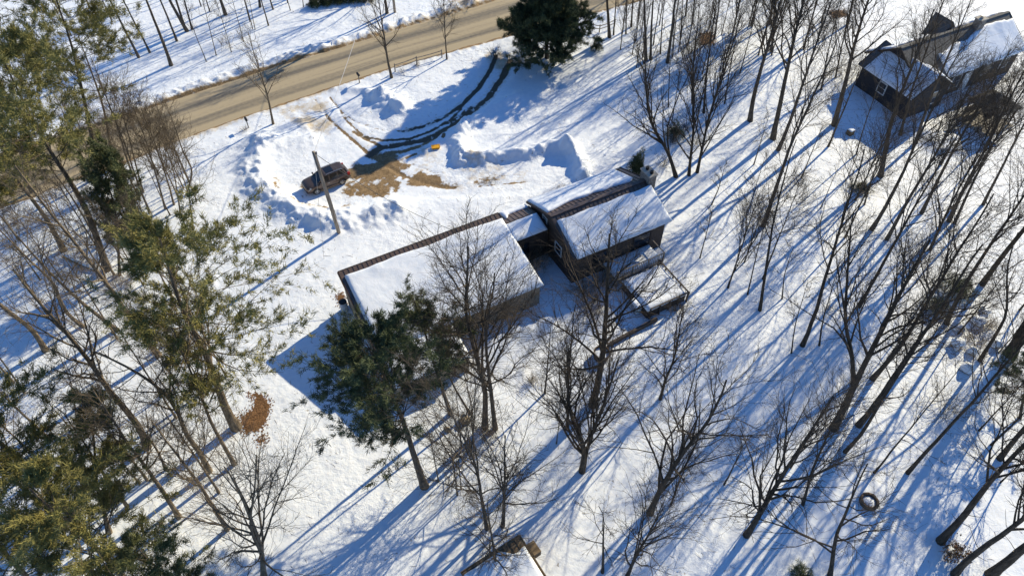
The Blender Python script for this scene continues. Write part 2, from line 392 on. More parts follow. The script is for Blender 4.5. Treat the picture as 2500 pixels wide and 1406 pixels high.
def axis(bounds):
    """bounds: list of (start, end, step) -> coordinates, then growing out to 900 m"""
    a = [];
    for s, e, st in bounds: a += list(np.arange(s, e - st * .4, st))
    a.append(bounds[-1][1]); lo, hi = [], []; st = 1.2; v = a[0]
    while v > -900: v -= st; lo.append(v); st *= 1.28
    st = 1.2; v = a[-1]
    while v < 900: v += st; hi.append(v); st *= 1.28
    return np.array(lo[::-1] + a + hi)
gx = axis([(-72, -40, .65), (-40, -27, .36), (-27, 9, .165), (9, 20, .4), (20, 72, .65)])
gy = axis([(9, 48, .5), (48, 56, .16), (56, 80, .19), (80, 100, .5)])
X, Y = np.meshgrid(gx, gy)
Z = hgt(X.ravel(), Y.ravel()).reshape(X.shape)
x, y = X.ravel(), Y.ravel()
s_, lo_, up_ = road_s(x, y)
dn, df = (lo_ - y) * .89, (y - up_) * .89
mud = np.zeros(x.shape); wet = np.zeros(x.shape); leaf = np.zeros(x.shape); dirt = np.zeros(x.shape)
near = (x > -45) & (x < 30) & (y > 40) & (y < 95)
xn, yn = x[near], y[near]
mn = poly_mask(xn, yn, MUD, 1.6) * (.90 + 1.15 * fbm(xn / 1.5, yn / 1.5, 91, 4) + .5 * fbm(xn / .45, yn / .45, 93, 3)) + .08 * poly_mask(xn, yn, MUD, .4); wn_ = np.zeros(xn.shape)
for p, w, st, q in RUTS:
    d, t = seg_dist(xn, yn, p)
    k = st * (1 - sstep(w * .25, w * 1.65, d)) * (.80 + .35 * fbm(t / 2.2, t * 0 + w * 9, 61, 3) + .45 * fbm(xn / .7, yn / .7, 63, 3))
    wn_ = np.where(k > mn * .9, np.maximum(wn_, q * (k > .3)), wn_); mn = np.maximum(mn, k)
    dn_ = .5 * st * np.exp(-(d / (w * 2.6)) ** 2); dirt[near] = np.maximum(dirt[near], dn_)
mud[near] = mn; wet[near] = wn_
fr = np.exp(-(np.maximum(dn, 0) / .85) ** 2) * (dn > -1.2) * .95
fr = np.maximum(fr, np.exp(-(np.maximum(df, 0) / .75) ** 2) * (df > -1.2) * .90)
fr = np.maximum(fr, (np.exp(-((df - 1.2) / 1.0) ** 2) * .40))
left_fr = np.exp(-(np.maximum(dn, 0) / 1.3) ** 2) * (dn > -1) * .78 * (x < -20)
dirt = np.maximum(dirt, np.maximum(fr, left_fr)) + .10 * fbm(x / 2, y / 2, 71, 3) * (np.maximum(dn, df) < 3)
for p, so, v in DIRTP:
    c = p.mean(0); m = (np.hypot(x - c[0], y - c[1]) < 22)
    dirt[m] = np.maximum(dirt[m], v * (.80 + .75 * fbm(x[m] / 1.3, y[m] / 1.3, 95, 4)) * poly_mask(x[m], y[m], p, so * 1.4))
for p, so in LEAFP:
    c = p.mean(0); m = (np.hypot(x - c[0], y - c[1]) < 8)
    leaf[m] = np.maximum(leaf[m], .95 * poly_mask(x[m], y[m], p, so))
rim = .34 * fbm(x / 1.7, y / 1.7, 83, 4)
mud = np.maximum(mud, np.where(dn > -1, .82 * np.exp(-((dn - .25) / (.42 + rim)) ** 2), 0))
mud = np.maximum(mud, np.where(df > -1, .74 * np.exp(-((df - .15) / (.32 + rim)) ** 2), 0))

ny, nx = X.shape
idx = np.arange(ny * nx).reshape(ny, nx)
F = np.stack([idx[:-1, :-1], idx[:-1, 1:], idx[1:, 1:], idx[1:, :-1]], -1).reshape(-1, 4)
V = np.stack([x, y, Z.ravel()], 1)
fc = V[F].mean(1)
isdrive = in_poly(fc[:, 0], fc[:, 1], PLOWED)
# surface normals of the whole sheet, so that the two pieces shade as one surface
Zx = np.gradient(Z, gx, axis=1); Zy = np.gradient(Z, gy, axis=0)
NRM = np.stack([-Zx.ravel(), -Zy.ravel(), np.ones(nx * ny)], 1); NRM /= np.linalg.norm(NRM, axis=1)[:, None]
def ground_piece(name, faces):
    used = np.unique(faces); remap = np.full(len(V), -1, np.int32); remap[used] = np.arange(len(used))
    me = np_mesh(name, V[used], remap[faces], M['ground'], True)
    for an, arr in (('mud', mud), ('wet', wet), ('leaf', leaf), ('dirt', dirt)):
        a = me.attributes.new(an, 'FLOAT', 'POINT'); a.data.foreach_set('value', np.ascontiguousarray(arr[used], np.float32))
    me.normals_split_custom_set_from_vertices(NRM[used].tolist())
    o = link(name, me); o['kind'] = 'structure'; return o
ground_piece('snow_ground', F[~isdrive]); ground_piece('driveway', F[isdrive])

# ------------------------------------------------------------------ road sheet, its rims tucked under the snow
xs = np.unique(np.concatenate([np.linspace(-330, -75, 20), np.linspace(-75, 30, 160), np.linspace(30, 330, 20)]))
lo = np.interp(xs, _lo[:, 0], _lo[:, 1]); up = np.interp(xs, _up[:, 0], _up[:, 1])
ts = np.linspace(-.16, 1.16, 24)
RX = np.repeat(xs[:, None], len(ts), 1); RY = lo[:, None] + (up - lo)[:, None] * ts[None]
RZ = -.045 + .05 * (1 - (2 * np.clip(ts, 0, 1) - 1) ** 2)[None] + 0 * RX
ri = np.arange(RX.size).reshape(RX.shape)
rf = np.stack([ri[:-1, :-1], ri[1:, :-1], ri[1:, 1:], ri[:-1, 1:]], -1).reshape(-1, 4)
me = np_mesh('road', np.stack([RX.ravel(), RY.ravel(), RZ.ravel()], 1), rf, M['road'], True)
a = me.attributes.new('across', 'FLOAT', 'POINT'); a.data.foreach_set('value', np.ascontiguousarray(np.broadcast_to(np.clip(ts, 0, 1)[None], RX.shape).ravel(), np.float32))
a = me.attributes.new('along', 'FLOAT', 'POINT'); a.data.foreach_set('value', np.ascontiguousarray((RX * 1.15).ravel(), np.float32))
link('road', me)['kind'] = 'structure'
# ================================================================== houses
HA = R(28.3); HO = G(825, 665, 4)[:2]
def snow_slab(parent, u0, u1, v0, v1, pos, T=.24, nu=40, nv=24, wav=.08, seed=0, name='roof_snow', taper=.35):
    """snow lying on a sloping plane. u along, v down the slope (v0/v1 numbers or functions of u); pos(u,v) -> point on the plane"""
    rng = np.random.RandomState(seed); f0 = v0 if callable(v0) else (lambda u: v0); f1 = v1 if callable(v1) else (lambda u: v1)
    us = u0 + (u1 - u0) * (.5 - .5 * np.cos(np.linspace(0, math.pi, nu))) ; tv = .5 - .5 * np.cos(np.linspace(0, math.pi, nv))
    V = []
    for i, u in enumerate(us):
        a, b = f0(u), f1(u)
        a += wav * float(fbm(np.array(u * 1.3 + seed), np.array(.5), seed, 3)); b += wav * float(fbm(np.array(u * 1.1 + seed), np.array(7.5), seed, 3))
        for t in tv:
            v = a + (b - a) * t
            uu = u + wav * float(fbm(np.array(v * 1.2), np.array(seed * 3.1 + (0 if i < nu / 2 else 4)), seed + 5, 3)) * (1 if i in (0, nu - 1) else 0)
            e = min((u - u0), (u1 - u), (v - a), (b - v)); k = min(max(e / taper, 0), 1)
            th = T * math.sqrt(max(1 - (1 - k) ** 2, 0)) * (1 + .35 * float(fbm(np.array(u / 1.6), np.array(v / 1.6), seed + 9, 3)))
            x_, y_, z_ = pos(uu, v); V.append((x_, y_, z_ + max(th, .012)))
    n = nu * nv
    for i, u in enumerate(us):
        a, b = f0(u), f1(u)
        for t in tv: x_, y_, z_ = pos(u, a + (b - a) * t); V.append((x_, y_, z_ + .006))
    q = np.arange(n).reshape(nu, nv)
    top = np.stack([q[:-1, :-1], q[1:, :-1], q[1:, 1:], q[:-1, 1:]], -1).reshape(-1, 4)
    rim = np.concatenate([q[:, 0], q[-1, 1:], q[-2::-1, -1], q[0, -2:0:-1]])
    side = np.stack([rim, rim + n, np.roll(rim, -1) + n, np.roll(rim, -1)], 1)
    o = link(name, np_mesh(name, np.array(V), [top, (q[:-1, :-1] * 0 + 0)[:0].reshape(0, 4).astype(int) if False else (top[:, ::-1] + n), side], M['snow'], True), parent)
    return o
def panels(roof, u0, u1, v0, v1, pos, w=.40, material=None, name='panel'):
    """standing-seam panels, one object each, sharing one mesh"""
    n = int(round((u1 - u0) / w)); w = (u1 - u0) / n
    a, b = Vector(pos(u0, v0)), Vector(pos(u0, v1)); d = b - a; nrm = Vector((1, 0, 0)).cross(d).normalized()
    if nrm.z < 0: nrm = -nrm
    mb = MB()
    P = lambda x_, t, h: a + d * t + Vector((x_, 0, 0)) + nrm * h
    prof = [(.004, 0), (.004, .062), (.034, .062), (.034, .020), (w - .004, .020), (w - .004, 0)]
    k = len(prof); Vv = [P(x_, 0, h) for x_, h in prof] + [P(x_, 1, h) for x_, h in prof]
    mb.add(Vv, [tuple(range(k)), tuple(range(k, 2 * k))[::-1]] + [(i, k + i, k + (i + 1) % k, (i + 1) % k) for i in range(k)])
    first = mb.build(name, material or M['roof_metal'], roof)
    for i in range(1, n):
        c = first.copy(); COL.objects.link(c); c.location = (i * w, 0, 0)
def window(parent, c, ax, w, h, nrm, name='window', fm='white_paint'):
    """c centre, ax unit vector along the wall, nrm outward"""
    c, ax, nrm = Vector(c), Vector(ax), Vector(nrm); up = Vector((0, 0, 1)); mb = MB()
    for s in (-1, 1):
        mb.bar(c + ax * (s * w / 2) - up * (h / 2 + .05) + nrm * .03, c + ax * (s * w / 2) + up * (h / 2 + .05) + nrm * .03, .10, .06, nrm)
        mb.bar(c + up * (s * h / 2) - ax * (w / 2 - .06) + nrm * .03, c + up * (s * h / 2) + ax * (w / 2 - .06) + nrm * .03, .10, .06, nrm)
    mb.bar(c - ax * (w / 2 - .06) + nrm * .02, c + ax * (w / 2 - .06) + nrm * .02, .05, .04, nrm)
    f = mb.build(name, M[fm], parent)
    g_ = MB(); g_.bar(c - ax * (w / 2 - .06) + nrm * .005, c + ax * (w / 2 - .06) + nrm * .005, h - .10, .02, nrm)
    # the bar is built along the wall: its width runs up the wall
    g_.build('pane', M['glass'], f)

house = thing('house', 'long low brown-roofed house with garage wing, snow on its roofs, in the middle', 'house', (HO[0], HO[1], 0), HA)
# local frame: x along the ridge, y = - depth (towards the camera is -y)
GL, GD, GZ0, GZ1 = 14.55, 7.75, 4.0, 2.5
gz = lambda dep: GZ0 + (GZ1 - GZ0) * dep / GD
m = MB()   # garage walls with sloping tops
def wall_block(mb, x0, x1, d0, d1, zf0, zf1, zb=-.4):
    V_ = [(x0, -d0, zb), (x1, -d0, zb), (x1, -d1, zb), (x0, -d1, zb), (x0, -d0, zf0), (x1, -d0, zf0), (x1, -d1, zf1), (x0, -d1, zf1)]
    mb.add(V_, [(0, 1, 2, 3), (7, 6, 5, 4), (0, 4, 5, 1), (1, 5, 6, 2), (2, 6, 7, 3), (3, 7, 4, 0)])
wall_block(m, .15, GL - .15, .12, GD - .15, gz(.12) - .10, gz(GD - .15) - .10)
m.build('garage_wall', M['wall_tan'], house)
groof = MB()
V_ = []
for dz in (-.09, 0.):
    V_ += [(0, .02, GZ0 + dz), (GL, .02, GZ0 + dz), (GL, -GD, GZ1 + dz), (0, -GD, GZ1 + dz)]
groof.add(V_, [(0, 1, 2, 3), (7, 6, 5, 4), (0, 4, 5, 1), (1, 5, 6, 2), (2, 6, 7, 3), (3, 7, 4, 0)])
gr = groof.build('garage_roof', M['trim'], house)
gpos = lambda u, v: (u, -v, gz(v) + .004)
panels(gr, .03, GL - .03, 0, GD - .02, gpos)
mb = MB(); mb.bar((0, .06, GZ0 - .04), (GL, .06, GZ0 - .04), .07, .16); mb.build('ridge_cap', M['trim'], gr)
mb = MB(); mb.bar((-.04, .0, GZ0 - .03), (-.04, -GD, GZ1 - .03), .07, .2); mb.build('rake_board', M['trim'], gr)
mb = MB(); mb.bar((GL + .04, .0, GZ0 - .03), (GL + .04, -GD, GZ1 - .03), .07, .2); mb.build('rake_board', M['trim'], gr)
snow_slab(gr, .32, GL + .02, lambda u: .58 + .05 * math.sin(u), GD + .16, lambda u, v: (u, -v, gz(v) + .03), .30, 60, 34, .07, 2)
# lean-to in front of the garage
LX0, LX1, LD0, LD1, LZ0, LZ1 = .2, 6.3, GD - .1, 11.0, 2.28, 1.85
lz = lambda dep: LZ0 + (LZ1 - LZ0) * (dep - LD0) / (LD1 - LD0)
m = MB(); wall_block(m, LX0 + .1, LX1 - .1, LD0 + .02, LD1 - .1, LZ0 - .1, LZ1 - .1); m.build('lean_to_wall', M['wall_tan'], house)
m = MB(); m.add([(LX0, -LD0, LZ0 - .08), (LX1, -LD0, LZ0 - .08), (LX1, -LD1, LZ1 - .08), (LX0, -LD1, LZ1 - .08), (LX0, -LD0, LZ0), (LX1, -LD0, LZ0), (LX1, -LD1, LZ1), (LX0, -LD1, LZ1)],
                [(0, 1, 2, 3), (7, 6, 5, 4), (0, 4, 5, 1), (1, 5, 6, 2), (2, 6, 7, 3), (3, 7, 4, 0)])
lr = m.build('lean_to_roof', M['trim'], house)
snow_slab(lr, LX0 + .03, LX1 + .03, LD0 + .02, LD1 + .1, lambda u, v: (u, -v, lz(v) + .01), .26, 30, 18, .06, 5)
# main house: gable block
MX0, MX1, MD0, MD1, MR, ME, MZ = 17.7, 27.6, -.65, 7.35, 3.4, 3.45, 5.05
bz = lambda v: ME + (MZ - ME) * (v - MD0) / (MR - MD0)
fz = lambda v: MZ + (ME - MZ) * (v - MR) / (MD1 - MR)
m = MB(); zt = .12
x0, x1, e = MX0 + .25, MX1 - .25, .35
V_ = []
for xx in (x0, x1):
    V_ += [(xx, -(MD0 + e), -.4), (xx, -(MD1 - e), -.4), (xx, -(MD1 - e), fz(MD1 - e) - zt), (xx, -MR, MZ - zt), (xx, -(MD0 + e), bz(MD0 + e) - zt)]
m.add(V_, [(0, 1, 2, 3, 4), (9, 8, 7, 6, 5), (0, 5, 6, 1), (1, 6, 7, 2), (2, 7, 8, 3), (3, 8, 9, 4), (4, 9, 5, 0)])
m.build('wall', M['wall_brown'], house)
def slope_deck(mb, x0, x1, va, za, vb, zb, th=.09):
    mb.add([(x0, -va, za - th), (x1, -va, za - th), (x1, -vb, zb - th), (x0, -vb, zb - th), (x0, -va, za), (x1, -va, za), (x1, -vb, zb), (x0, -vb, zb)],
           [(0, 1, 2, 3), (7, 6, 5, 4), (0, 4, 5, 1), (1, 5, 6, 2), (2, 6, 7, 3), (3, 7, 4, 0)])
m = MB(); slope_deck(m, MX0, MX1, MD0, ME, MR, MZ); slope_deck(m, MX0, MX1, MR + .002, MZ, MD1, ME)
mr = m.build('roof', M['trim'], house)
panels(mr, MX0 + .03, MX1 - .03, MD0 + .03, MR - .06, lambda u, v: (u, -v, bz(v) + .004), .41)
panels(mr, MX0 + .03, MX1 - .03, MR + .06, MD1 - .03, lambda u, v: (u, -v, fz(v) + .004), .41)
mb = MB(); mb.bar((MX0 - .02, -MR, MZ + .07), (MX1 + .02, -MR, MZ + .07), .34, .05); mb.build('ridge_cap', M['roof_metal'], mr)
for xx in (MX0 - .03, MX1 + .03):
    mb = MB(); mb.bar((xx, -MD0, ME - .03), (xx, -MR, MZ - .03), .06, .2); mb.build('rake_board', M['trim'], mr)
    mb = MB(); mb.bar((xx, -MR, MZ - .03), (xx, -MD1, ME - .03), .06, .2); mb.build('rake_board', M['trim'], mr)
wavy = lambda u: 2.72 - .50 * math.exp(-((u - 20.5) / 1.6) ** 2) - .35 * math.exp(-((u - 22.8) / .7) ** 2) - .25 * math.exp(-((u - 24.5) / .8) ** 2) - .9 * float(sstep(26.3, 27.5, np.array(u)))
snow_slab(mr, MX0 + .12, MX1 - .7, MD0 - .1, wavy, lambda u, v: (u, -v, bz(v) + .03), .26, 60, 22, .10, 7)
snow_slab(mr, MX0 + .3, MX1 + .02, lambda u: MR + .62 + .04 * math.sin(2 * u), MD1 + .14, lambda u, v: (u, -v, fz(v) + .03), .32, 50, 26, .08, 8)
window(house, (MX0 + .25, -4.6, 2.1), (0, 1, 0), 1.0, 1.1, (-1, 0, 0))
window(house, (MX0 + .25, -2.2, 3.6), (0, 1, 0), .7, .6, (-1, 0, 0))
window(house, (20.6, -(MD1 - e), 1.9), (1, 0, 0), 1.6, 1.2, (0, -1, 0), fm='trim')
window(house, (25.0, -(MD1 - e), 1.9), (1, 0, 0), 1.8, 1.5, (0, -1, 0), fm='trim')
window(house, (20.2, -(MD0 + e), 2.0), (-1, 0, 0), 1.4, 1.1, (0, 1, 0))
window(house, (24.2, -(MD0 + e), 2.0), (-1, 0, 0), 1.4, 1.1, (0, 1, 0))
window(house, (MX1 - .25, -5.6, 1.9), (0, -1, 0), 1.2, 1.2, (1, 0, 0))
# chimney on the right gable end
mb = MB(); mb.box((MX1 - .24, -MR - .55, -.4), (MX1 + .55, -MR + .75, 5.75)); ch = mb.build('chimney', M['brick'], house, bevel=.03)
mb = MB(); mb.box((MX1 - .30, -MR - .62, 5.752), (MX1 + .62, -MR + .82, 5.87)); mb.build('chimney_cap', M['concrete'], ch)
for k in (-.25, .4):
    mb = MB(); mb.tube([(MX1 + .16, -MR + k, 5.87), (MX1 + .16, -MR + k, 6.12)], .15, 10); mb.build('flue', M['black'], ch)
# connector between garage and house
CX0, CX1, CR, CB, CF = GL + .10, MX0 - .05, 1.25, -.85, 3.15
cz = gz
m = MB()
V_ = []
for xx in (CX0 + .02, CX1 + .22):
    V_ += [(xx, -(CB + .3), -.4), (xx, -(CF - .25), -.4), (xx, -(CF - .25), cz(CF - .25) - .1), (xx, -CR, cz(CR) - .1), (xx, -(CB + .3), 3.02)]
m.add(V_, [(0, 1, 2, 3, 4), (9, 8, 7, 6, 5), (0, 5, 6, 1), (1, 6, 7, 2), (2, 7, 8, 3), (3, 8, 9, 4), (4, 9, 5, 0)])
m.build('connector_wall', M['wall_brown'], house)
m = MB(); slope_deck(m, CX0, CX1, CB, 3.05, CR, cz(CR)); slope_deck(m, CX0, CX1, CR + .002, cz(CR), CF, cz(CF))
cr_ = m.build('connector_roof', M['trim'], house)
cb = lambda v: 3.05 + (cz(CR) - 3.05) * (v - CB) / (CR - CB)
panels(cr_, CX0 + .02, CX1 - .02, CB + .02, CR - .04, lambda u, v: (u, -v, cb(v) + .004), .40)
panels(cr_, CX0 + .02, CX1 - .02, CR + .04, CF - .02, lambda u, v: (u, -v, cz(v) + .004), .40)
snow_slab(cr_, CX0 + .35, CX1 - .1, CB - .02, lambda u: -.05 + .55 * float(sstep(15.6, 15.1, np.array(u))), lambda u, v: (u, -v, cb(v) + .03), .2, 24, 12, .08, 11)
snow_slab(cr_, CX0 - .3, CX1 - .05, CR + .12, CF + .1, lambda u, v: (u, -v, cz(v) + .03), .28, 26, 16, .05, 12)
window(house, ((CX0 + CX1) / 2 - .6, -(CF - .25), 1.8), (1, 0, 0), .9, 1.2, (0, -1, 0), fm='trim')
# deck with balustrade along the front of the house
DX0, DX1, DD0, DD1, DZ = 21.0, 25.9, MD1 - e + .02, 9.25, .95
m = MB(); m.box((DX0, -DD1, DZ - .18), (DX1, -DD0, DZ)); dk = m.build('deck', M['deck_grey'], house)
for xx in np.linspace(DX0 + .12, DX1 - .12, 5):
    mb = MB(); mb.box((xx - .06, -DD1 + .02, -.4), (xx + .06, -DD1 + .14, DZ - .18)); mb.build('deck_post', M['post_wood'], dk)
snow_slab(dk, DX0 + .05, DX1 - .05, DD0 + .05, DD1 - .16, lambda u, v: (u, -v, DZ), .28, 30, 12, .05, 14, 'deck_snow')
m = MB(); m.bar((DX0, -DD1 + .05, DZ + .98), (DX1, -DD1 + .05, DZ + .98), .09, .05); m.bar((DX0, -DD1 + .05, DZ + .12), (DX1, -DD1 + .05, DZ + .12), .05, .05)
m.bar((DX1 - .05, -DD1 + .05, DZ + .98), (DX1 - .05, -DD0 - .4, DZ + .98), .09, .05)
for xx in np.linspace(DX0 + .05, DX1 - .05, 4): m.bar((xx, -DD1 + .05, DZ), (xx, -DD1 + .05, DZ + 1.02), .1)
rl = m.build('railing', M['post_wood'], house)
mb = MB(); mb.box((-.02, -.02, DZ + .145), (.02, .02, DZ + .955)); b0 = None
for xx in np.arange(DX0 + .2, DX1 - .1, .19):
    if b0 is None: b0 = mb.build('baluster', M['post_wood'], rl); o = b0
    else: o = b0.copy(); COL.objects.link(o)
    o.location = (xx, -DD1 + .05, 0)
# lower platform under its own snow, boarded sides
PX0, PX1, PD0, PD1, PZ = 21.35, 25.3, 9.55, 13.3, .95
m = MB(); m.box((PX0 + .06, -PD1 + .06, -.4), (PX1 - .06, -PD0 - .06, PZ - .04)); pf = m.build('lower_deck', M['trim'], house)
for i in range(5):
    for side in range(3):
        z0 = .02 + i * .19; mb = MB()
        if side == 0: mb.box((PX0 + .02, -PD1 + .065, z0), (PX0 + .055, -PD0 - .065, z0 + .17))
        if side == 1: mb.box((PX0 + .03, -PD1 + .02, z0), (PX1 - .03, -PD1 + .055, z0 + .17))
        if side == 2: mb.box((PX1 - .055, -PD1 + .065, z0), (PX1 - .02, -PD0 - .065, z0 + .17))
        mb.build('skirt_board', M['wall_brown'], pf)
snow_slab(pf, PX0, PX1, PD0, PD1, lambda u, v: (u, -v, PZ - .03), .34, 34, 26, .06, 16, 'deck_snow')
for (xa, da, xb, db) in ((PX1 + .05, PD0 - .3, PX1 + .05, PD1 + .1), (PX0 + .2, PD1 + .12, PX1 + .1, PD1 + .12)):
    mb = MB(); mb.bar((xa, -da, PZ + .38), (xb, -db, PZ + .38), .12, .07)
    L = max(abs(xb - xa), abs(db - da)); n = int(L / 1.2) + 1
    for i in range(n + 1):
        xx = xa + (xb - xa) * i / n; dd = da + (db - da) * i / n; mb.bar((xx, -dd, -.3), (xx, -dd, PZ + .40), .1)
    mb.build('side_rail', M['trim'], pf)
# garage side: vent on the left wall
mb = MB(); mb.box((-.28, -4.25, 1.9), (.16, -3.85, 2.35)); mb.tube([(-.12, -4.05, 2.3), (-.12, -4.05, 2.75)], .11, 10); mb.build('wall_vent', M['clay'], house)

def hp(u, dep, z=0):
    """house frame -> world"""
    return np.array([HO[0] + u * math.cos(HA) + dep * math.sin(HA), HO[1] + u * math.sin(HA) - dep * math.cos(HA), z])

# ================================================================== neighbour's house
NA = R(27.0); NO = np.array([46.08, 68.22])
nb = thing('house', 'dark neighbouring house with grey shingle roof at the upper right', 'house', (NO[0], NO[1], 0), NA)
N0, N1, NR, NE, NRZ, NBK = -3.4, 13.3, -3.9, 3.0, 5.6, -7.8
nf = lambda v: NRZ + (NE - NRZ) * (v - NR) / (0 - NR)
nbz = lambda v: NE + (NRZ - NE) * (v - NBK) / (NR - NBK)
m = MB(); V_ = []
for xx in (N0 + .3, N1 - .3):
    V_ += [(xx, -(NBK + .4), -.4), (xx, .4, -.4), (xx, .4, nf(-.4) - .12), (xx, -NR, NRZ - .12), (xx, -(NBK + .4), nbz(NBK + .4) - .12)]
m.add(V_, [(0, 1, 2, 3, 4), (9, 8, 7, 6, 5), (0, 5, 6, 1), (1, 6, 7, 2), (2, 7, 8, 3), (3, 8, 9, 4), (4, 9, 5, 0)])
m.build('wall', M['wall_dark'], nb)
m = MB(); slope_deck(m, N0, N1, NBK, NE, NR, NRZ, .14); slope_deck(m, N0, N1, NR + .002, NRZ, 0, NE, .14)
nr = m.build('roof', M['shingle'], nb)
mb = MB(); mb.bar((N0, -NR, NRZ + .02), (N1, -NR, NRZ + .02), .3, .06); mb.build('ridge_cap', M['shingle'], nr)
for xx in (N0 - .03, N1 + .03):
    for (va, za, vb, zb) in ((NBK, NE, NR, NRZ), (NR, NRZ, 0, NE)):
        mb = MB(); mb.bar((xx, -va, za - .06), (xx, -vb, zb - .06), .06, .22); mb.build('rake_board', M['trim'], nr)
mb = MB(); mb.bar((N0 + 3.8, .06, NE - .06), (N1, .06, NE - .06), .10, .12); mb.build('gutter', M['gutter'], nr)
edge = lambda u: NR + .75 + .9 * math.exp(-((u - 1.5) / 1.9) ** 2) + .55 * math.exp(-((u - 5.2) / 1.4) ** 2) - .25 * math.exp(-((u - 9.5) / 2) ** 2)
snow_slab(nr, 1.0, N1 - .05, edge, .1, lambda u, v: (u, -v, nf(v) + .01), .28, 60, 20, .25, 21)
snow_slab(nr, 5.5, N1 - .3, NBK - .1, NR - .9, lambda u, v: (u, -v, nbz(v) + .01), .26, 40, 18, .25, 22)
snow_slab(nr, N0 + .2, 3.0, NBK - .1, NR - 1.3, lambda u, v: (u, -v, nbz(v) + .01), .26, 24, 14, .25, 24)
# cross wing, its ridge square to the main ridge
W0, W1, WR, WE, WZ, WB, WF = -5.35, .75, -2.3, 2.75, 4.75, -6.6, 1.1
m = MB(); V_ = []
for dd in (WB + .3, WF - .35):
    V_ += [(W0 + .35, -dd, -.4), (W1 - .35, -dd, -.4), (W1 - .35, -dd, WE + .1), (WR, -dd, WZ - .12), (W0 + .35, -dd, WE + .1)]
m.add(V_, [(0, 1, 2, 3, 4), (9, 8, 7, 6, 5), (0, 5, 6, 1), (1, 6, 7, 2), (2, 7, 8, 3), (3, 8, 9, 4), (4, 9, 5, 0)])
m.build('wing_wall', M['wall_dark'], nb)
m = MB()
for (xa, za, xb, zb) in ((W0, WE, WR, WZ), (WR + .002, WZ, W1, WE)):
    m.add([(xa, -WB, za - .12), (xb, -WB, zb - .12), (xb, -WF, zb - .12), (xa, -WF, za - .12), (xa, -WB, za), (xb, -WB, zb), (xb, -WF, zb), (xa, -WF, za)],
          [(0, 3, 2, 1), (4, 5, 6, 7), (0, 1, 5, 4), (1, 2, 6, 5), (2, 3, 7, 6), (3, 0, 4, 7)])
wr = m.build('wing_roof', M['shingle'], nb)
for dd in (WB - .03, WF + .03):
    for (xa, za, xb, zb) in ((W0, WE, WR, WZ), (WR, WZ, W1, WE)):
        mb = MB(); mb.bar((xa, -dd, za - .05), (xb, -dd, zb - .05), .06, .22); mb.build('rake_board', M['trim'], wr)
wl = lambda x_: WE + (WZ - WE) * (x_ - W0) / (WR - W0)
wr2 = lambda x_: WZ + (WE - WZ) * (x_ - WR) / (W1 - WR)
snow_slab(wr, WB + .9, WF - .1, W0 - .08, WR + .02, lambda u, v: (v, -u, wl(v) + .01), .26, 36, 20, .08, 31)
snow_slab(wr, NR + 2.6, WF - .1, WR + .05, W1 - .3, lambda u, v: (v, -u, wr2(v) + .01), .24, 24, 14, .10, 32)
window(nb, (W0 + .35, 3.0, 1.7), (0, 1, 0), 1.0, 1.25, (-1, 0, 0))
window(nb, (-1.2, -(WF - .35), 1.6), (1, 0, 0), 1.0, 1.5, (0, -1, 0))
window(nb, (3.4, .4, 1.55), (1, 0, 0), 1.3, 1.6, (0, -1, 0)); 
ndr = MB(); ndr.box((4.7, .36, -.2), (5.8, .398, 2.15)); dd_ = ndr.build('door', M['white_paint'], nb)
mb = MB(); mb.tube([(5.62, .30, 1.0), (5.62, .36, 1.0)], .035, 8); mb.build('handle', M['chrome'], dd_)
window(nb, (8.2, .4, 1.7), (1, 0, 0), 1.4, 1.2, (0, -1, 0)); window(nb, (11.0, .4, 1.7), (1, 0, 0), 1.2, 1.2, (0, -1, 0))
mb = MB(); mb.box((7.3, -NR - .85, 3.6), (8.3, -NR - .05, 6.35)); nc = mb.build('chimney', M['brick'], nb, bevel=.03)
mb = MB(); mb.box((7.22, -NR - .93, 6.352), (8.38, -NR + .03, 6.46)); mb.build('chimney_cap', M['concrete'], nc)
mb = MB(); mb.tube([(7.8, -NR - .45, 6.46), (7.8, -NR - .45, 6.75)], .17, 10); mb.build('flue', M['chrome'], nc)
# dormer on the far slope: only its peak rises over the ridge
mb = MB(); mb.add([(4.4, -NR + .9, 4.7), (6.4, -NR + .9, 4.7), (5.4, -NR + .9, 5.9), (4.4, -NR + 3.4, 3.1), (6.4, -NR + 3.4, 3.1), (5.4, -NR + 3.4, 5.9)],
                  [(0, 1, 2), (5, 4, 3), (0, 3, 4, 1), (1, 4, 5, 2), (2, 5, 3, 0)]); dm = mb.build('dormer', M['shingle'], nb)
snow_slab(dm, -NR + 1.1, -NR + 3.4, 5.45, 6.3, lambda u, v: (v, u, 5.9 - (v - 5.4) * 1.2 + .01), .16, 14, 10, .03, 33)
def npos(u, dep, z=0):
    return np.array([NO[0] + u * math.cos(NA) + dep * math.sin(NA), NO[1] + u * math.sin(NA) - dep * math.cos(NA), z])
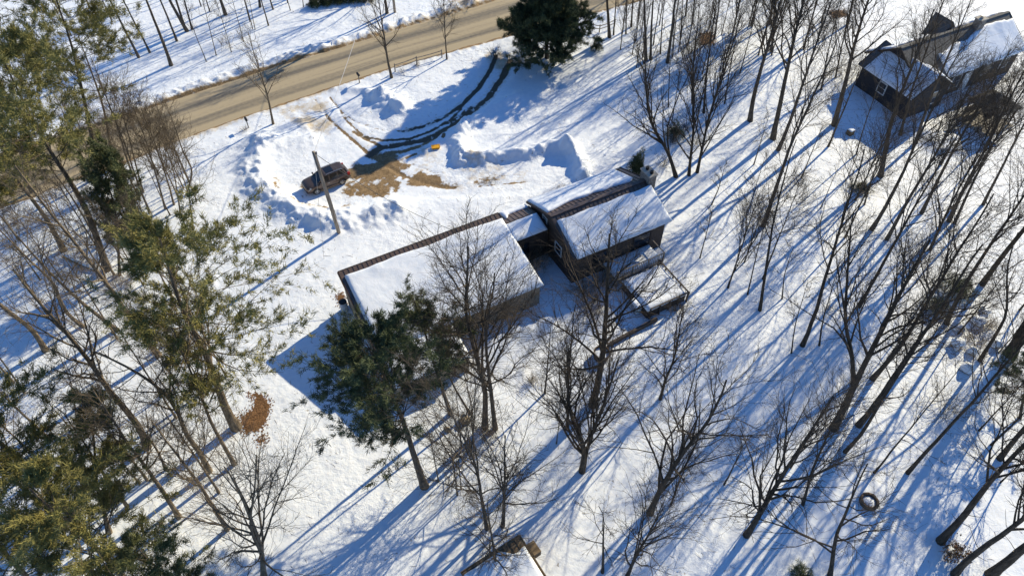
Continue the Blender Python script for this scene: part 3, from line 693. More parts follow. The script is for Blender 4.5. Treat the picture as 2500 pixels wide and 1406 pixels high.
# ================================================================== car
def make_car():
    fw, rw = GP(775, 474), GP(838, 449)                       # where the two near wheels stand
    d = (fw - rw)[:2]; ang = math.atan2(d[1], d[0]); mid = (fw + rw)[:2] / 2
    left = np.array([-math.sin(ang), math.cos(ang)]); c = mid - left * .80
    zc = H(c[0], c[1])
    car = thing('car', 'bronze-brown estate SUV with black glass roof parked in the snow', 'car', (c[0], c[1], zc - .01), ang)
    wb = 2.68; ax_f, ax_r = wb / 2 + .02, -wb / 2 + .02
    # body shell: stations along x with (z bottom, belt z, half width)
    st = [(2.30, .42, .70, .60), (2.24, .34, .82, .76), (2.05, .30, .93, .86), (1.70, .28, .99, .905), (1.2, .27, 1.04, .92), (.6, .26, 1.07, .925), (0, .26, 1.09, .93),
          (-.7, .26, 1.11, .93), (-1.4, .28, 1.14, .925), (-1.95, .32, 1.15, .90), (-2.2, .36, 1.10, .86), (-2.30, .44, 1.00, .78)]
    V_, nsec = [], 9
    for xx, zb, zt, w in st:
        half = [(w * .90, zb), (w * .985, zb + (zt - zb) * .22), (w, zb + (zt - zb) * .55), (w * .985, zb + (zt - zb) * .80), (w * .90, zt)]
        prof = [(-a_, z_) for a_, z_ in half[::-1]][:0]
        ring = [(p[0], p[1]) for p in half] + [(w * .45, zt + .045), (0, zt + .055)]
        ring = ring + [(-p[0], p[1]) for p in ring[:-1][::-1]]
        V_ += [(xx, y_, z_) for y_, z_ in ring]
    n = 13; F_ = []
    for i in range(len(st) - 1):
        for j in range(n): F_.append((i * n + j, i * n + (j + 1) % n, (i + 1) * n + (j + 1) % n, (i + 1) * n + j))
    F_ += [tuple(range(n))[::-1], tuple((len(st) - 1) * n + j for j in range(n))]
    b = MB(); b.add(V_, F_); body = b.build('body', M['car_paint'], car, smooth=True, bevel=.03)
    sill = MB()
    for s in (-1, 1): sill.box((-1.0, s * .925 - .035, .24), (.95, s * .925 + .035, .44))
    sill.build('sill', M['car_low'], car, bevel=.02)
    # greenhouse in dark glass
    lowr = [(1.12, .60), (1.02, .80), (.3, .845), (-.8, .845), (-1.75, .80), (-2.12, .66)]
    topr = [(.28, .50), (.18, .62), (-.2, .655), (-.9, .655), (-1.6, .63), (-1.88, .54)]
    V_ = [(x_, y_, 1.06 + .05 * (x_ < -1)) for x_, y_ in lowr] + [(x_, -y_, 1.06 + .05 * (x_ < -1)) for x_, y_ in lowr[::-1]]
    V_ += [(x_, y_, 1.60) for x_, y_ in topr] + [(x_, -y_, 1.60) for x_, y_ in topr[::-1]]
    k = 12; gl = MB(); gl.add(V_, [(i, (i + 1) % k, k + (i + 1) % k, k + i)[::-1] for i in range(k)] + [tuple(range(k, 2 * k))[::-1], tuple(range(k))])
    gl.build('windows', M['glass'], car)
    # roof skin
    V_ = []
    for z_, sc_ in ((1.595, 1.03), (1.65, 1.0), (1.685, .86)):
        V_ += [((x_ + .8) * sc_ - .8, y_ * sc_, z_) for x_, y_ in topr] + [((x_ + .8) * sc_ - .8, -y_ * sc_, z_) for x_, y_ in topr[::-1]]
    rf = MB(); rf.add(V_, [(L * k + i, L * k + (i + 1) % k, (L + 1) * k + (i + 1) % k, (L + 1) * k + i)[::-1] for L in (0, 1) for i in range(k)] + [tuple(range(2 * k, 3 * k))[::-1], tuple(range(k))])
    roof = rf.build('roof', M['car_paint'], car, smooth=False, bevel=.02)
    sr = MB(); sr.box((-.82, -.46, 1.684), (-.02, .46, 1.70)); sr.build('sunroof', M['glass'], roof, bevel=.006)
    rr = MB()
    for s in (-1, 1): rr.tube([(.05, s * .61, 1.66), (-.1, s * .61, 1.72), (-1.5, s * .60, 1.72), (-1.66, s * .60, 1.66)], .022, 6)
    rr.build('roof_rails', M['chrome'], roof)
    # pillars, one bar for each
    for s in (-1, 1):
        for (x0, x1, w) in ((1.05, .22, .07), (-.12, -.18, .08), (-1.05, -1.02, .08), (-1.86, -1.66, .20)):
            i0 = np.interp(-x0, [-1.12, -1.02, -.3, .8, 1.75, 2.12], [.62, .81, .855, .855, .81, .68]); i1 = np.interp(-x1, [-.28, -.18, .2, .9, 1.6, 1.88], [.53, .64, .665, .665, .64, .56])
            p = MB(); p.bar((x0, s * i0, 1.07), (x1, s * i1, 1.60), w, .03, (0, s, .4)); p.build('pillar', M['car_paint'], body)
    # wheels
    for xx in (ax_f, ax_r):
        for s in (-1, 1):
            yy = s * .80
            t = MB(); t.tube([(xx, yy - s * .10, .345), (xx, yy - s * .09, .345), (xx, yy + s * .10, .345), (xx, yy + s * .12, .345)], [.29, .345, .345, .30], 22)
            tyre = t.build('wheel', M['rubber'], car, smooth=False)
            r_ = MB()
            for q in range(5):
                a_ = q * 2 * math.pi / 5 + .3
                for da in (-.12, .12): r_.bar((xx, yy + s * .135, .345), (xx + .21 * math.cos(a_ + da), yy + s * .132, .345 + .21 * math.sin(a_ + da)), .035, .03, (0, 1, 0))
            ring = [(xx + .215 * math.cos(t_), yy + s * .13, .345 + .215 * math.sin(t_)) for t_ in np.linspace(0, 2 * math.pi, 19)]
            r_.tube(ring, .018, 5, False); r_.build('rim', M['chrome'], tyre)
            w = MB(); arc = [(xx + .40 * math.cos(t_), s * .905, .36 + .40 * math.sin(t_)) for t_ in np.linspace(-.1, math.pi + .1, 13)]
            for p0, p1 in zip(arc[:-1], arc[1:]): w.bar(p0, p1, .07, .07, (0, s, 0))
            well = [(xx + .37 * math.cos(t_), .37 * math.sin(t_) + .36) for t_ in np.linspace(0, math.pi, 11)]
            w.add([(a_, s * .916, z_) for a_, z_ in well] + [(a_, s * .70, z_) for a_, z_ in well], [tuple(range(11))[::(1 if s > 0 else -1)]])
            w.build('wheel_arch', M['black'], body)
    for s in (-1, 1):
        hl = MB(); hl.add([(2.26, s * .50, .72), (2.10, s * .84, .74), (1.78, s * .895, .90), (1.86, s * .80, .965), (2.14, s * .52, .885)], [(0, 1, 2, 3, 4)[::s]])
        hl.add([(2.285, s * .50, .70), (2.13, s * .86, .72), (1.80, s * .915, .90), (1.86, s * .82, .985), (2.16, s * .52, .90)], [(0, 1, 2, 3, 4)[::s]]); hl.build('headlight', M['lamp'], body)
        tl = MB(); tl.box((-2.27, s * .80 - .08, .86), (-1.98, s * .80 + .09, 1.17)); tl.build('tail_light', M['tail'], body, bevel=.05)
        mi = MB(); mi.box((.80, s * 1.00 - .10, 1.06), (.95, s * 1.00 + .10, 1.20)); mi.build('mirror', M['car_paint'], body, bevel=.03)
        hd = MB()
        for xx in (.05, -.95): hd.box((xx - .1, s * .935 - .02, .88), (xx + .1, s * .935 + .02, .915))
        hd.build('door_handle', M['chrome'], body)
    g_ = MB(); g_.box((2.26, -.45, .50), (2.325, .45, .68)); g_.build('grille', M['black'], body, bevel=.01)
    bp = MB(); bp.box((-2.37, -.72, .40), (-2.22, .72, .62)); bp.build('rear_bumper', M['car_low'], body, bevel=.04)
    pl = MB(); pl.box((-2.335, -.26, .74), (-2.28, .26, .86)); pl.build('number_plate', M['white_paint'], body)
make_car()

# ================================================================== poles and wires
def pole(name, label, px, top_px, rad, hgt_, mat_):
    b = GP(*px); d = ray(*top_px); k = (d[0] * b[0] + d[1] * b[1]) / (d[0] ** 2 + d[1] ** 2)
    t = np.array([0, 0, CAM_H]) + k * d
    if hgt_: t = np.array([b[0] + (t - b)[0] * .5, b[1] + (t - b)[1] * .5, b[2] + hgt_])
    p = thing(name, label, 'utility pole', tuple(b))
    m = MB(); rel = Vector(t - b); m.tube([(0, 0, -.5), rel * .33, rel * .66, rel], [rad, rad * .93, rad * .85, rad * .76], 12); m.build('shaft', mat_, p, smooth=True)
    return p, b, t
up1, ub, ut = pole('utility_pole', 'weathered grey wooden utility pole standing between the car and the garage', (828, 568), (765, 371), .175, None, M['post_wood'])
rel = Vector(ut - ub)
m = MB(); m.tube([rel + Vector((.2, .05, -.25)), rel + Vector((.2, .05, -.05))], .06, 8); m.bar(rel + Vector((.05, .02, -.15)), rel + Vector((.2, .05, -.15)), .04); m.build('insulator', M['black'], up1)
m = MB(); m.tube([rel * .2 + Vector((.2, .0, 0)), rel * .98 + Vector((.17, .0, 0))], .022, 6); m.build('conduit', M['wire'], up1)
up2, sb, stp = pole('utility_pole', 'tall roadside utility pole on the far side of the road at the top edge', (964, 31), (958, -60), .17, 10.6, M['post_wood'])
rel2 = Vector(stp - sb); rd = Vector((math.cos(R(30)), math.sin(R(30)), 0)); cd = Vector((-rd.y, rd.x, 0))
m = MB(); m.bar(rel2 - cd * 1.1 + Vector((0, 0, -.5)), rel2 + cd * 1.1 + Vector((0, 0, -.5)), .11, .13); m.build('cross_arm', M['post_wood'], up2)
m = MB(); q = rel2 + Vector((0, 0, -1.6)) - cd * .45; m.tube([q, q + Vector((0, 0, .95))], .27, 14); m.bar(q + Vector((0, 0, .5)), rel2 + Vector((0, 0, -1.1)), .08); m.build('transformer', M['gutter'], up2)
for sgn in (-1, 0, 1):
    m = MB(); q = rel2 + cd * sgn * 1.0 + Vector((0, 0, -.44 if sgn else 0)); m.tube([q, q + Vector((0, 0, .2))], .05, 8); m.build('insulator', M['clay'], up2)
def sag(a, b, s, n=16):
    a, b = Vector(a), Vector(b)
    return [a.lerp(b, t) - Vector((0, 0, 4 * s * t * (1 - t))) for t in np.linspace(0, 1, n)]
def wire(label, a, b, s, rad, m_=None, name='wire'):
    mb = MB(); mb.tube(sag(a, b, s), rad, 5); o = mb.build(name, m_ or M['wire'], None); tag(o, label, 'wire'); return o
wire('pale service wire crossing the road down to the yard utility pole', stp + np.array([0, 0, -.9]), ut + np.array([0, 0, -.12]), .8, .022, M['wire_bright'])
wire('dark service wire from the yard utility pole over the car to the garage ridge', ut + np.array([.1, 0, -.2]), hp(10.2, .1, 4.02), .7, .022)
wire('thin guy wire from the top of the yard pole down to the snow beside it', ut + np.array([.0, 0, -.3]), GP(791, 632) - np.array([0, 0, .05]), .0, .014, M['wire_bright'])
for sgn, nm in ((-1, 'nearest'), (0, 'middle'), (1, 'farthest')):
    q = Vector(stp) + cd * sgn * 1.0 + Vector((0, 0, -.25 if sgn else .2))
    wire('%s overhead power wire running left along the far side of the road' % nm, q, q - rd * 60 + Vector((0, 0, .2)), 1.1, .02)
    wire('%s overhead power wire running right along the far side of the road' % nm, q, q + rd * 60 + Vector((0, 0, .2)), 1.1, .02)

# ================================================================== roadside and yard things
def mailbox(px, label, rz):
    b = GP(*px); t = thing('mailbox', label, 'mailbox', tuple(b), rz)
    m = MB(); m.box((-.05, -.05, -.3), (.05, .05, 1.0)); m.build('post', M['post_wood'], t)
    m = MB(); m.box((-.12, -.28, 1.0), (.12, .30, 1.02)); m.build('bracket', M['post_wood'], t)
    prof = [(-.11, 1.022), (.11, 1.022), (.11, 1.14)] + [(.11 * math.cos(a), 1.14 + .11 * math.sin(a)) for a in np.linspace(.3, math.pi - .3, 6)] + [(-.11, 1.14)]
    k = len(prof); m = MB(); m.add([(x_, -.27, z_) for x_, z_ in prof] + [(x_, .27, z_) for x_, z_ in prof], [tuple(range(k)), tuple(range(k, 2 * k))[::-1]] + [(i, i + k, (i + 1) % k + k, (i + 1) % k) for i in range(k)])
    bx_ = m.build('box', M['black'], t)
    m = MB(); m.box((.112, .0, 1.06), (.122, .04, 1.22)); m.build('flag', M['tail'], bx_)
mailbox((878, 203), 'black mailbox on a post beside the driveway mouth', R(30))
mailbox((607, 312), 'mailbox on a post by the near road edge left of the small bare tree', R(30))

b = GP(1064, 362); t = thing('sled', 'bright yellow shallow plastic tub lying in the driveway snow', 'tub', (b[0], b[1], b[2] + .02), R(12))
m = MB(); L, w_ = .42, .26
m.add([(-L + .05, -w_ + .04, 0), (L - .05, -w_ + .04, 0), (L - .05, w_ - .04, 0), (-L + .05, w_ - .04, 0), (-L, -w_, .2), (L, -w_, .2), (L, w_, .2), (-L, w_, .2)],
      [(0, 3, 2, 1), (0, 1, 5, 4), (1, 2, 6, 5), (2, 3, 7, 6), (3, 0, 4, 7), (4, 5, 6, 7)]); m.build('lid', M['yellow'], t, bevel=.02)
m = MB()
for p0, p1 in (((-L, -w_), (L, -w_)), ((L, -w_), (L, w_)), ((L, w_), (-L, w_)), ((-L, w_), (-L, -w_))): m.bar((*p0, .205), (*p1, .205), .05, .03)
m.build('rim', M['yellow'], t)

b = GP(842, 757); t = thing('drum', 'pale drum with dark lid standing against the garage side wall', 'drum', tuple(b))
m = MB(); m.tube([(0, 0, -.05), (0, 0, .05), (0, 0, .45), (0, 0, .5), (0, 0, .55), (0, 0, 1.1)], [.30, .32, .32, .34, .32, .31], 18); m.build('barrel', M['blue_grey'], t, smooth=False)
m = MB(); m.tube([(0, 0, 1.10), (0, 0, 1.16)], [.34, .31], 18); m.build('lid', M['black'], t)

p = hp(21.05, 12.1); t = thing('heat_pump', 'pale boxy outdoor unit standing beside the lower deck', 'outdoor unit', (p[0], p[1], H(p[0], p[1])), HA)
m = MB(); m.box((-.28, -.55, .10), (.20, .55, .95)); m.build('casing', M['white_paint'], t, bevel=.03)
m = MB(); m.box((-.24, -.5, -.1), (-.14, .5, .10)); m.box((.06, -.5, -.1), (.16, .5, .10)); m.build('feet', M['trim'], t)
m = MB(); m.tube([(-.27, 0, .52), (-.30, 0, .52)], .30, 18); m.build('fan_grille', M['gutter'], t)
snow_slab(t, -.27, .19, -.54, .54, lambda u, v: (u, v, .95), .10, 8, 14, .01, 44, 'snow_cap', .12)

b = GP(2120, 1226)
t = thing('fire_ring', 'round dark fire ring full of snow among the lower right trees', 'fire ring', tuple(b))
ring = MB(); n = 28
for r0, r1, z0, z1 in ((.44, .62, -.1, .34),):
    Vr = []
    for i in range(n):
        a_ = 2 * math.pi * i / n; c_, s_2 = math.cos(a_), math.sin(a_); j = .03 * math.sin(i * 2.3) + .02 * math.sin(i * 5.1)
        Vr += [(r1 * c_, r1 * s_2, z0), ((r1 + .02) * c_, (r1 + .02) * s_2, z1 - .08 + j), ((r1 - .04) * c_, (r1 - .04) * s_2, z1 + j), ((r0 + .03) * c_, (r0 + .03) * s_2, z1 + j), (r0 * c_, r0 * s_2, z1 - .07 + j), (r0 * c_, r0 * s_2, z0)]
    ring.add(Vr, [(i * 6 + j, ((i + 1) % n) * 6 + j, ((i + 1) % n) * 6 + (j + 1) % 6, i * 6 + (j + 1) % 6)[::-1] for i in range(n) for j in range(6)])
ring.build('ring', M['rust'], t)
m = MB(); Vd = [(0, 0, .26)] + [(.30 * math.cos(a_), .30 * math.sin(a_), .22) for a_ in np.linspace(0, 2 * math.pi, 20, False)] + [(.47 * math.cos(a_), .47 * math.sin(a_), .10) for a_ in np.linspace(0, 2 * math.pi, 20, False)]
m.add(Vd, [(0, 1 + i, 1 + (i + 1) % 20) for i in range(20)] + [(1 + i, 21 + i, 21 + (i + 1) % 20, 1 + (i + 1) % 20) for i in range(20)]); m.build('snow_fill', M['snow'], t, smooth=True)

p = hp(16.0, 14.75); t = thing('fire_pit', 'dark round drum with snow inside beside the big bare tree by the deck', 'fire pit', (p[0], p[1], H(p[0], p[1])))
m = MB(); n = 24; Vr = []
for i in range(n):
    c_, s_2 = math.cos(2 * math.pi * i / n), math.sin(2 * math.pi * i / n)
    Vr += [(.62 * c_, .62 * s_2, -.1), (.66 * c_, .66 * s_2, .62), (.60 * c_, .60 * s_2, .62), (.58 * c_, .58 * s_2, .1)]
m.add(Vr, [(i * 4 + j, ((i + 1) % n) * 4 + j, ((i + 1) % n) * 4 + j + 1, i * 4 + j + 1)[::-1] for i in range(n) for j in range(3)]); m.build('wall', M['rust'], t)
m = MB(); m.add([(0, 0, .5)] + [(.595 * math.cos(a_), .595 * math.sin(a_), .38) for a_ in np.linspace(0, 2 * math.pi, 20, False)], [(0, 1 + i, 1 + (i + 1) % 20) for i in range(20)]); m.build('snow_fill', M['snow'], t, smooth=True)

# timber edging below the deck
pa, pb = hp(16.9, 14.2), hp(22.0, 13.85); ang = math.atan2(pb[1] - pa[1], pb[0] - pa[0]); L = math.hypot(pb[0] - pa[0], pb[1] - pa[1])
t = thing('timber_edging', 'dark low timber edging stepping across the snow below the deck', 'edging', (pa[0], pa[1], H(pa[0], pa[1]) - .05), ang)
for i in range(3):
    for j in range(2):
        mb = MB(); mb.box((j * L / 2 + .01 + .08 * (i % 2), -.10, i * .17), ((j + 1) * L / 2 - .01 + .08 * (i % 2), .10, i * .17 + .16)); mb.build('timber', M['wall_brown'], t, bevel=.015)

# shed whose roof rises into the bottom of the picture
SZ = 2.35; sa_, sd_2 = G(1268, 1306, SZ), G(1125, 1398, SZ); SA = math.atan2(sa_[1] - sd_2[1], sa_[0] - sd_2[0]); SL = math.hypot(*(sa_ - sd_2)[:2])
shed = thing('shed', 'small shed with brown roof half under snow at the bottom edge', 'shed', (sa_[0], sa_[1], 0), SA)
SD = 3.6; sz = lambda v: SZ - .14 * v
m = MB(); wall_block(m, -SL + .2, -.2, .2, SD - .2, sz(.2) - .1, sz(SD - .2) - .1); m.build('wall', M['timber'], shed)
m = MB(); slope_deck(m, -SL, 0, 0, sz(0), SD, sz(SD), .1); sr_ = m.build('roof', M['timber'], shed)
panels(sr_, -SL + .02, -.02, .02, SD - .02, lambda u, v: (u, -v, sz(v) + .004), .42, M['timber'])
mb = MB(); mb.bar((.03, 0, sz(0) - .03), (.03, -SD, sz(SD) - .03), .06, .16); mb.build('rake_board', M['timber'], sr_)
mb = MB(); mb.bar((-SL, .03, SZ - .01), (0, .03, SZ - .01), .06, .10); mb.build('fascia', M['timber'], sr_)
snow_slab(sr_, -SL + .1, -.10, lambda u: .22 + .62 * float(sstep(-1.7, -.75, np.array(u))) - .10 * float(sstep(-.7, -.2, np.array(u))), SD + .1, lambda u, v: (u, -v, sz(v) + .03), .27, 50, 30, .10, 61)
mb = MB(); mb.box((.07, -1.55, SZ - .75), (.62, -.70, SZ - .12)); mb.build('side_box', M['timber'], shed, bevel=.02)

# stones
def boulder(px, r, label, group, snow=True, mat_='stone', seed=0, squash=.7):
    b = GP(*px); rng = np.random.RandomState(seed); t = thing('boulder', label, 'boulder', tuple(b), rng.rand() * 6)
    t['group'] = group
    nu, nv = 14, 9; Vv = []
    ph = rng.rand(3) * 9
    for i in range(nv):
        th = math.pi * i / (nv - 1)
        for j in range(nu):
            f = 2 * math.pi * j / nu; d = np.array([math.sin(th) * math.cos(f), math.sin(th) * math.sin(f), math.cos(th)])
            k = 1 + .22 * math.sin(3 * d[0] + ph[0]) + .18 * math.sin(4 * d[1] + ph[1]) + .15 * math.sin(5 * d[2] + ph[2] + 2 * d[0])
            Vv.append(d * r * k * np.array([1, .8, squash]) + np.array([0, 0, r * squash * .45]))
    Ff = np.array([(i * nu + j, (i + 1) * nu + j, (i + 1) * nu + (j + 1) % nu, i * nu + (j + 1) % nu) for i in range(nv - 1) for j in range(nu)])
    o = link('rock', np_mesh('rock', np.array(Vv), Ff, M[mat_], True), t)
    if snow:
        Vs = [v + np.array([0, 0, .07 + .04 * r]) * (1 if i < nu * 4 else -.3) for i, v in enumerate(Vv[:nu * 5])]
        Vs = [np.array([v[0] * 1.04, v[1] * 1.04, v[2]]) for v in Vs]
        link('snow_cap', np_mesh('snow_cap', np.array(Vs), Ff[:nu * 4], M['snow'], True), t)
for i, (q, r, lb) in enumerate([((1138, 1026), .42, 'tan boulder, larger of two beside the twin-trunked tree'), ((1092, 1050), .26, 'small tan boulder, lesser of two beside the twin-trunked tree')]):
    boulder(q, r, lb, 'stones below the garage', False, seed=i)
for i, (q, r) in enumerate([((2338, 800), .6), ((2386, 790), .75), ((2334, 846), .8), ((2372, 862), .6), ((2362, 902), .75), ((2430, 845), .55), ((2405, 760), .5)]):
    wd = ['left one of the rear pair', 'the tallest', 'leftmost, under the leaning trunks', 'middle one', 'nearest one', 'rightmost one, by the thick trunk', 'farthest one'][i]
    boulder(q, r * .75, 'snow-capped rock in the rock pile at the right edge, ' + wd, 'rock pile at the right edge', True, seed=10 + i)

# small stump and block
b = GP(2074, 328); t = thing('chopping_block', 'square brown wooden block in the snow before the neighbouring house', 'wood block', tuple(b), .6)
m = MB(); m.box((-.33, -.3, -.1), (.33, .3, .55)); m.build('block', M['timber'], t, bevel=.03)
snow_slab(t, -.3, .3, -.28, .28, lambda u, v: (u, v, .55), .1, 8, 8, .01, 48, 'snow_cap', .12)

# split-rail fences
def fence(pxs, label):
    P = [GP(*q) for q in pxs]; t = thing('rail_fence', label, 'fence', tuple(P[0]))
    for p in P:
        r = p - P[0]; m = MB(); m.tube([(r[0], r[1], r[2] - .3), (r[0] + .02, r[1], r[2] + 1.05)], [.075, .06], 7); m.build('post', M['post_wood'], t)
    for p0, p1 in zip(P[:-1], P[1:]):
        for z in (.45, .85):
            a_, b_ = Vector(p0 - P[0]) + Vector((0, .0, z)), Vector(p1 - P[0]) + Vector((0, 0, z + .03)); m = MB(); m.tube([a_, a_.lerp(b_, .5) - Vector((0, 0, .04)), b_], .05, 6); m.build('rail', M['post_wood'], t)
fence([(965, 176), (1018, 158), (1079, 141)], 'short split-rail fence between the two roadside yard trees')
fence([(1447, 76), (1463, 80), (1500, 66)], 'short split-rail fence right of the big spruce')

# gazebo, patio slab
gc = (npos(2.6, 5.0)); gzb = thing('gazebo', 'small open gazebo with grey shingled pyramid roof beside the neighbouring house', 'gazebo', (gc[0], gc[1], 0), NA)
gw = 1.9
m = MB(); m.add([(-gw, -gw, 2.3), (gw, -gw, 2.3), (gw, gw, 2.3), (-gw, gw, 2.3), (0, 0, 3.55), (0, 0, 3.45), (-gw, -gw, 2.2), (gw, -gw, 2.2), (gw, gw, 2.2), (-gw, gw, 2.2)],
                [(0, 1, 4), (1, 2, 4), (2, 3, 4), (3, 0, 4), (7, 6, 5), (8, 7, 5), (9, 8, 5), (6, 9, 5), (6, 7, 1, 0), (7, 8, 2, 1), (8, 9, 3, 2), (9, 6, 0, 3)]); gr2 = m.build('roof', M['shingle'], gzb)
for side in range(4):
    ca, sa = math.cos(side * math.pi / 2), math.sin(side * math.pi / 2)
    for i in range(6):
        f0, f1 = 1 - i / 6., 1 - (i + 1) / 6. + .02; mb = MB()
        def Q(f, s, dz): x_, y_ = s * gw * f, -gw * f; return (x_ * ca - y_ * sa, x_ * sa + y_ * ca, 3.55 - 1.25 * f + dz)
        mb.add([Q(f0, -1, .004), Q(f0, 1, .004), Q(f1, 1, .004), Q(f1, -1, .004), Q(f0, -1, .045), Q(f0, 1, .045), Q(f1, 1, .02), Q(f1, -1, .02)], [(0, 3, 2, 1), (4, 5, 6, 7), (0, 1, 5, 4), (1, 2, 6, 5), (2, 3, 7, 6), (3, 0, 4, 7)])
        mb.build('shingle_course', M['shingle'], gr2)
for sx in (-1, 1):
    for sy in (-1, 1):
        m = MB(); m.box((sx * 1.6 - .07, sy * 1.6 - .07, -.3), (sx * 1.6 + .07, sy * 1.6 + .07, 2.26)); m.build('post', M['trim'], gzb)
m = MB(); m.box((-1.6, 1.55, .5), (1.6, 1.65, 1.3)); m.build('back_panel', M['wall_brown'], gzb)
m = MB(); m.box((-2.3, -2.1, -.2), (2.0, 2.0, .13)); m.build('floor_slab', M['concrete'], gzb)
p = gc + np.array([-.3, -.4, 0]); t = thing('grill', 'small black grill standing under the gazebo roof', 'grill', (p[0], p[1], .13), NA)
m = MB(); m.tube([(0, 0, .55), (0, 0, .7), (0, 0, .9), (0, 0, 1.05), (0, 0, 1.1)], [.12, .36, .42, .3, .08], 14); m.build('bowl', M['black'], t)
for a_ in (0.5, 2.6, 4.7):
    m = MB(); m.bar((.1 * math.cos(a_), .1 * math.sin(a_), .62), (.3 * math.cos(a_), .3 * math.sin(a_), 0), .04); m.build('leg', M['black'], t)
# ================================================================== trees
def axis_path(pxs, h):
    """photo pixels along a trunk -> points in space, each at the depth where its ray passes the trunk's foot"""
    b = GP(*pxs[0]); P = [b]
    for q in pxs[1:]:
        d = ray(*q); k = (d[0] * b[0] + d[1] * b[1]) / (d[0] ** 2 + d[1] ** 2); p = np.array([0, 0, CAM_H]) + k * d
        if p[2] > P[-1][2] + .3: P.append(p)
    P = np.array(P)
    if P[-1][2] < h - .4:
        d = (P[-1] - P[-2]) if len(P) > 1 else np.array([0, 0, 1.]); d = d / np.linalg.norm(d); d = d * .55 + np.array([0, 0, .6]); d = d / d[2]
        P = np.vstack([P, P[-1] + d * (h - P[-1][2])])
    return P
def resample(P, n):
    s = np.concatenate([[0], np.cumsum(np.linalg.norm(np.diff(P, axis=0), axis=1))]); t = np.linspace(0, s[-1], n)
    Q = np.stack([np.interp(t, s, P[:, i]) for i in range(3)], 1)
    for _ in range(2): Q[1:-1] = .25 * Q[:-2] + .5 * Q[1:-1] + .25 * Q[2:]
    return Q
def unit(v): return v / (np.linalg.norm(v, axis=-1, keepdims=True) + 1e-9)
def spawn(rng, P, Rd, n, t0, t1, length, spread, up, npts, rr, wig, tmode=1.0, planar=0.0, rmax=None):
    """n children from each parent polyline. length(t)->m; spread: (lo,hi) angle from parent's direction; returns points, radii"""
    m, k, _ = P.shape
    idx = np.repeat(np.arange(m), n); N = len(idx)
    t = t0 + (t1 - t0) * ((np.tile(np.arange(n), m) + rng.rand(N)) / n) ** tmode
    f = np.clip(t * (k - 1), 0, k - 1.001); i = f.astype(int); w = (f - i)[:, None]
    p0 = P[idx, i] * (1 - w) + P[idx, i + 1] * w; r0 = Rd[idx, i] * (1 - w[:, 0]) + Rd[idx, i + 1] * w[:, 0]
    tan = unit(P[idx, i + 1] - P[idx, i]); rnd = rng.randn(N, 3)
    if planar: rnd[:, 2] *= (1 - planar)
    side = unit(rnd - tan * np.sum(rnd * tan, 1, keepdims=True))
    a = np.radians(spread[0] + (spread[1] - spread[0]) * rng.rand(N))[:, None]
    d = unit(tan * np.cos(a) + side * np.sin(a))
    L = length(t, rng.rand(N), np.linalg.norm(P[idx, -1] - P[idx, 0], axis=1)); step = (L / (npts - 1))[:, None]
    pts = [p0]
    for j in range(npts - 1):
        pts.append(pts[-1] + d * step); d = unit(d + np.array([0, 0, up / (npts - 1)]) + rng.randn(N, 3) * wig / math.sqrt(npts))
    rb = np.minimum(r0 * rr[0], rmax) if rmax else r0 * rr[0]
    rad = np.maximum(rb, rr[2])[:, None] * (1 - (1 - rr[1]) * np.linspace(0, 1, npts)[None] ** .9)
    return np.stack(pts, 1), np.maximum(rad, rr[2] * .55)
def tubes(P, Rd, sides):
    m, k, _ = P.shape; T = unit(np.gradient(P, axis=1)); ref = np.where(np.abs(T[..., 2:3]) < .85, np.array([0, 0, 1.]), np.array([1., 0, 0]))
    sx = unit(np.cross(T, ref)); sy = np.cross(sx, T); a = 2 * math.pi * np.arange(sides) / sides
    V_ = P[:, :, None] + Rd[:, :, None, None] * (sx[:, :, None] * np.cos(a)[None, None, :, None] + sy[:, :, None] * np.sin(a)[None, None, :, None])
    q = np.arange(m * k * sides).reshape(m, k, sides); nx_ = np.roll(q, -1, 2)
    F_ = np.stack([q[:, :-1], nx_[:, :-1], nx_[:, 1:], q[:, 1:]], -1).reshape(-1, 4)
    return V_.reshape(-1, 3), F_
def join(parts):
    Vs, Fs, b = [], [], 0
    for V_, F_ in parts: Vs.append(V_); Fs.append(F_ + b); b += len(V_)
    return np.concatenate(Vs), np.concatenate(Fs)
SEED = [100]
def trunk_mesh(root, P, r0, rtip, n, rng, material, flare=1.22, sides=9, wig=.02):
    Q = resample(P, n); s = np.linspace(0, 1, n); Lh = Q[-1][2] - Q[0][2]
    Q[1:-1, :2] += np.cumsum(rng.randn(n - 2, 2), 0) * wig
    r0 = r0 * .80; rad = r0 + (rtip - r0) * s ** .8; rad = rad * (1 + (flare - 1) * np.exp(-s * Lh / .35))
    Qd = np.vstack([Q[0] - np.array([0, 0, .35]), Q]); rd = np.concatenate([[rad[0] * 1.1], rad])
    V_, F_ = tubes(Qd[None], rd[None], sides)
    link('trunk', np_mesh('trunk', V_ - Q[0], F_, material, True), root)
    return Q, rad
KIND = {  # crown base, limbs, limb length / height, limb angle, sub-branches, twigs
    'tall':   dict(cb=.42, nl=17, ll=.30, ang=(22, 42), up=.55, ns=10, nt=5, sub=.42),
    'crown':  dict(cb=.26, nl=20, ll=.40, ang=(26, 55), up=.50, ns=9, nt=6, sub=.40),
    'spread': dict(cb=.16, nl=15, ll=.52, ang=(30, 62), up=.40, ns=9, nt=6, sub=.40),
    'thin':   dict(cb=.35, nl=10, ll=.24, ang=(25, 50), up=.40, ns=5, nt=4, sub=.45),
    'crook':  dict(cb=.40, nl=10, ll=.30, ang=(35, 75), up=.25, ns=6, nt=5, sub=.45),
    'pole':   dict(cb=.50, nl=9, ll=.20, ang=(20, 40), up=.5, ns=5, nt=4, sub=.45),
    'broom':  dict(cb=.12, nl=22, ll=.50, ang=(12, 32), up=.35, ns=7, nt=5, sub=.42)}
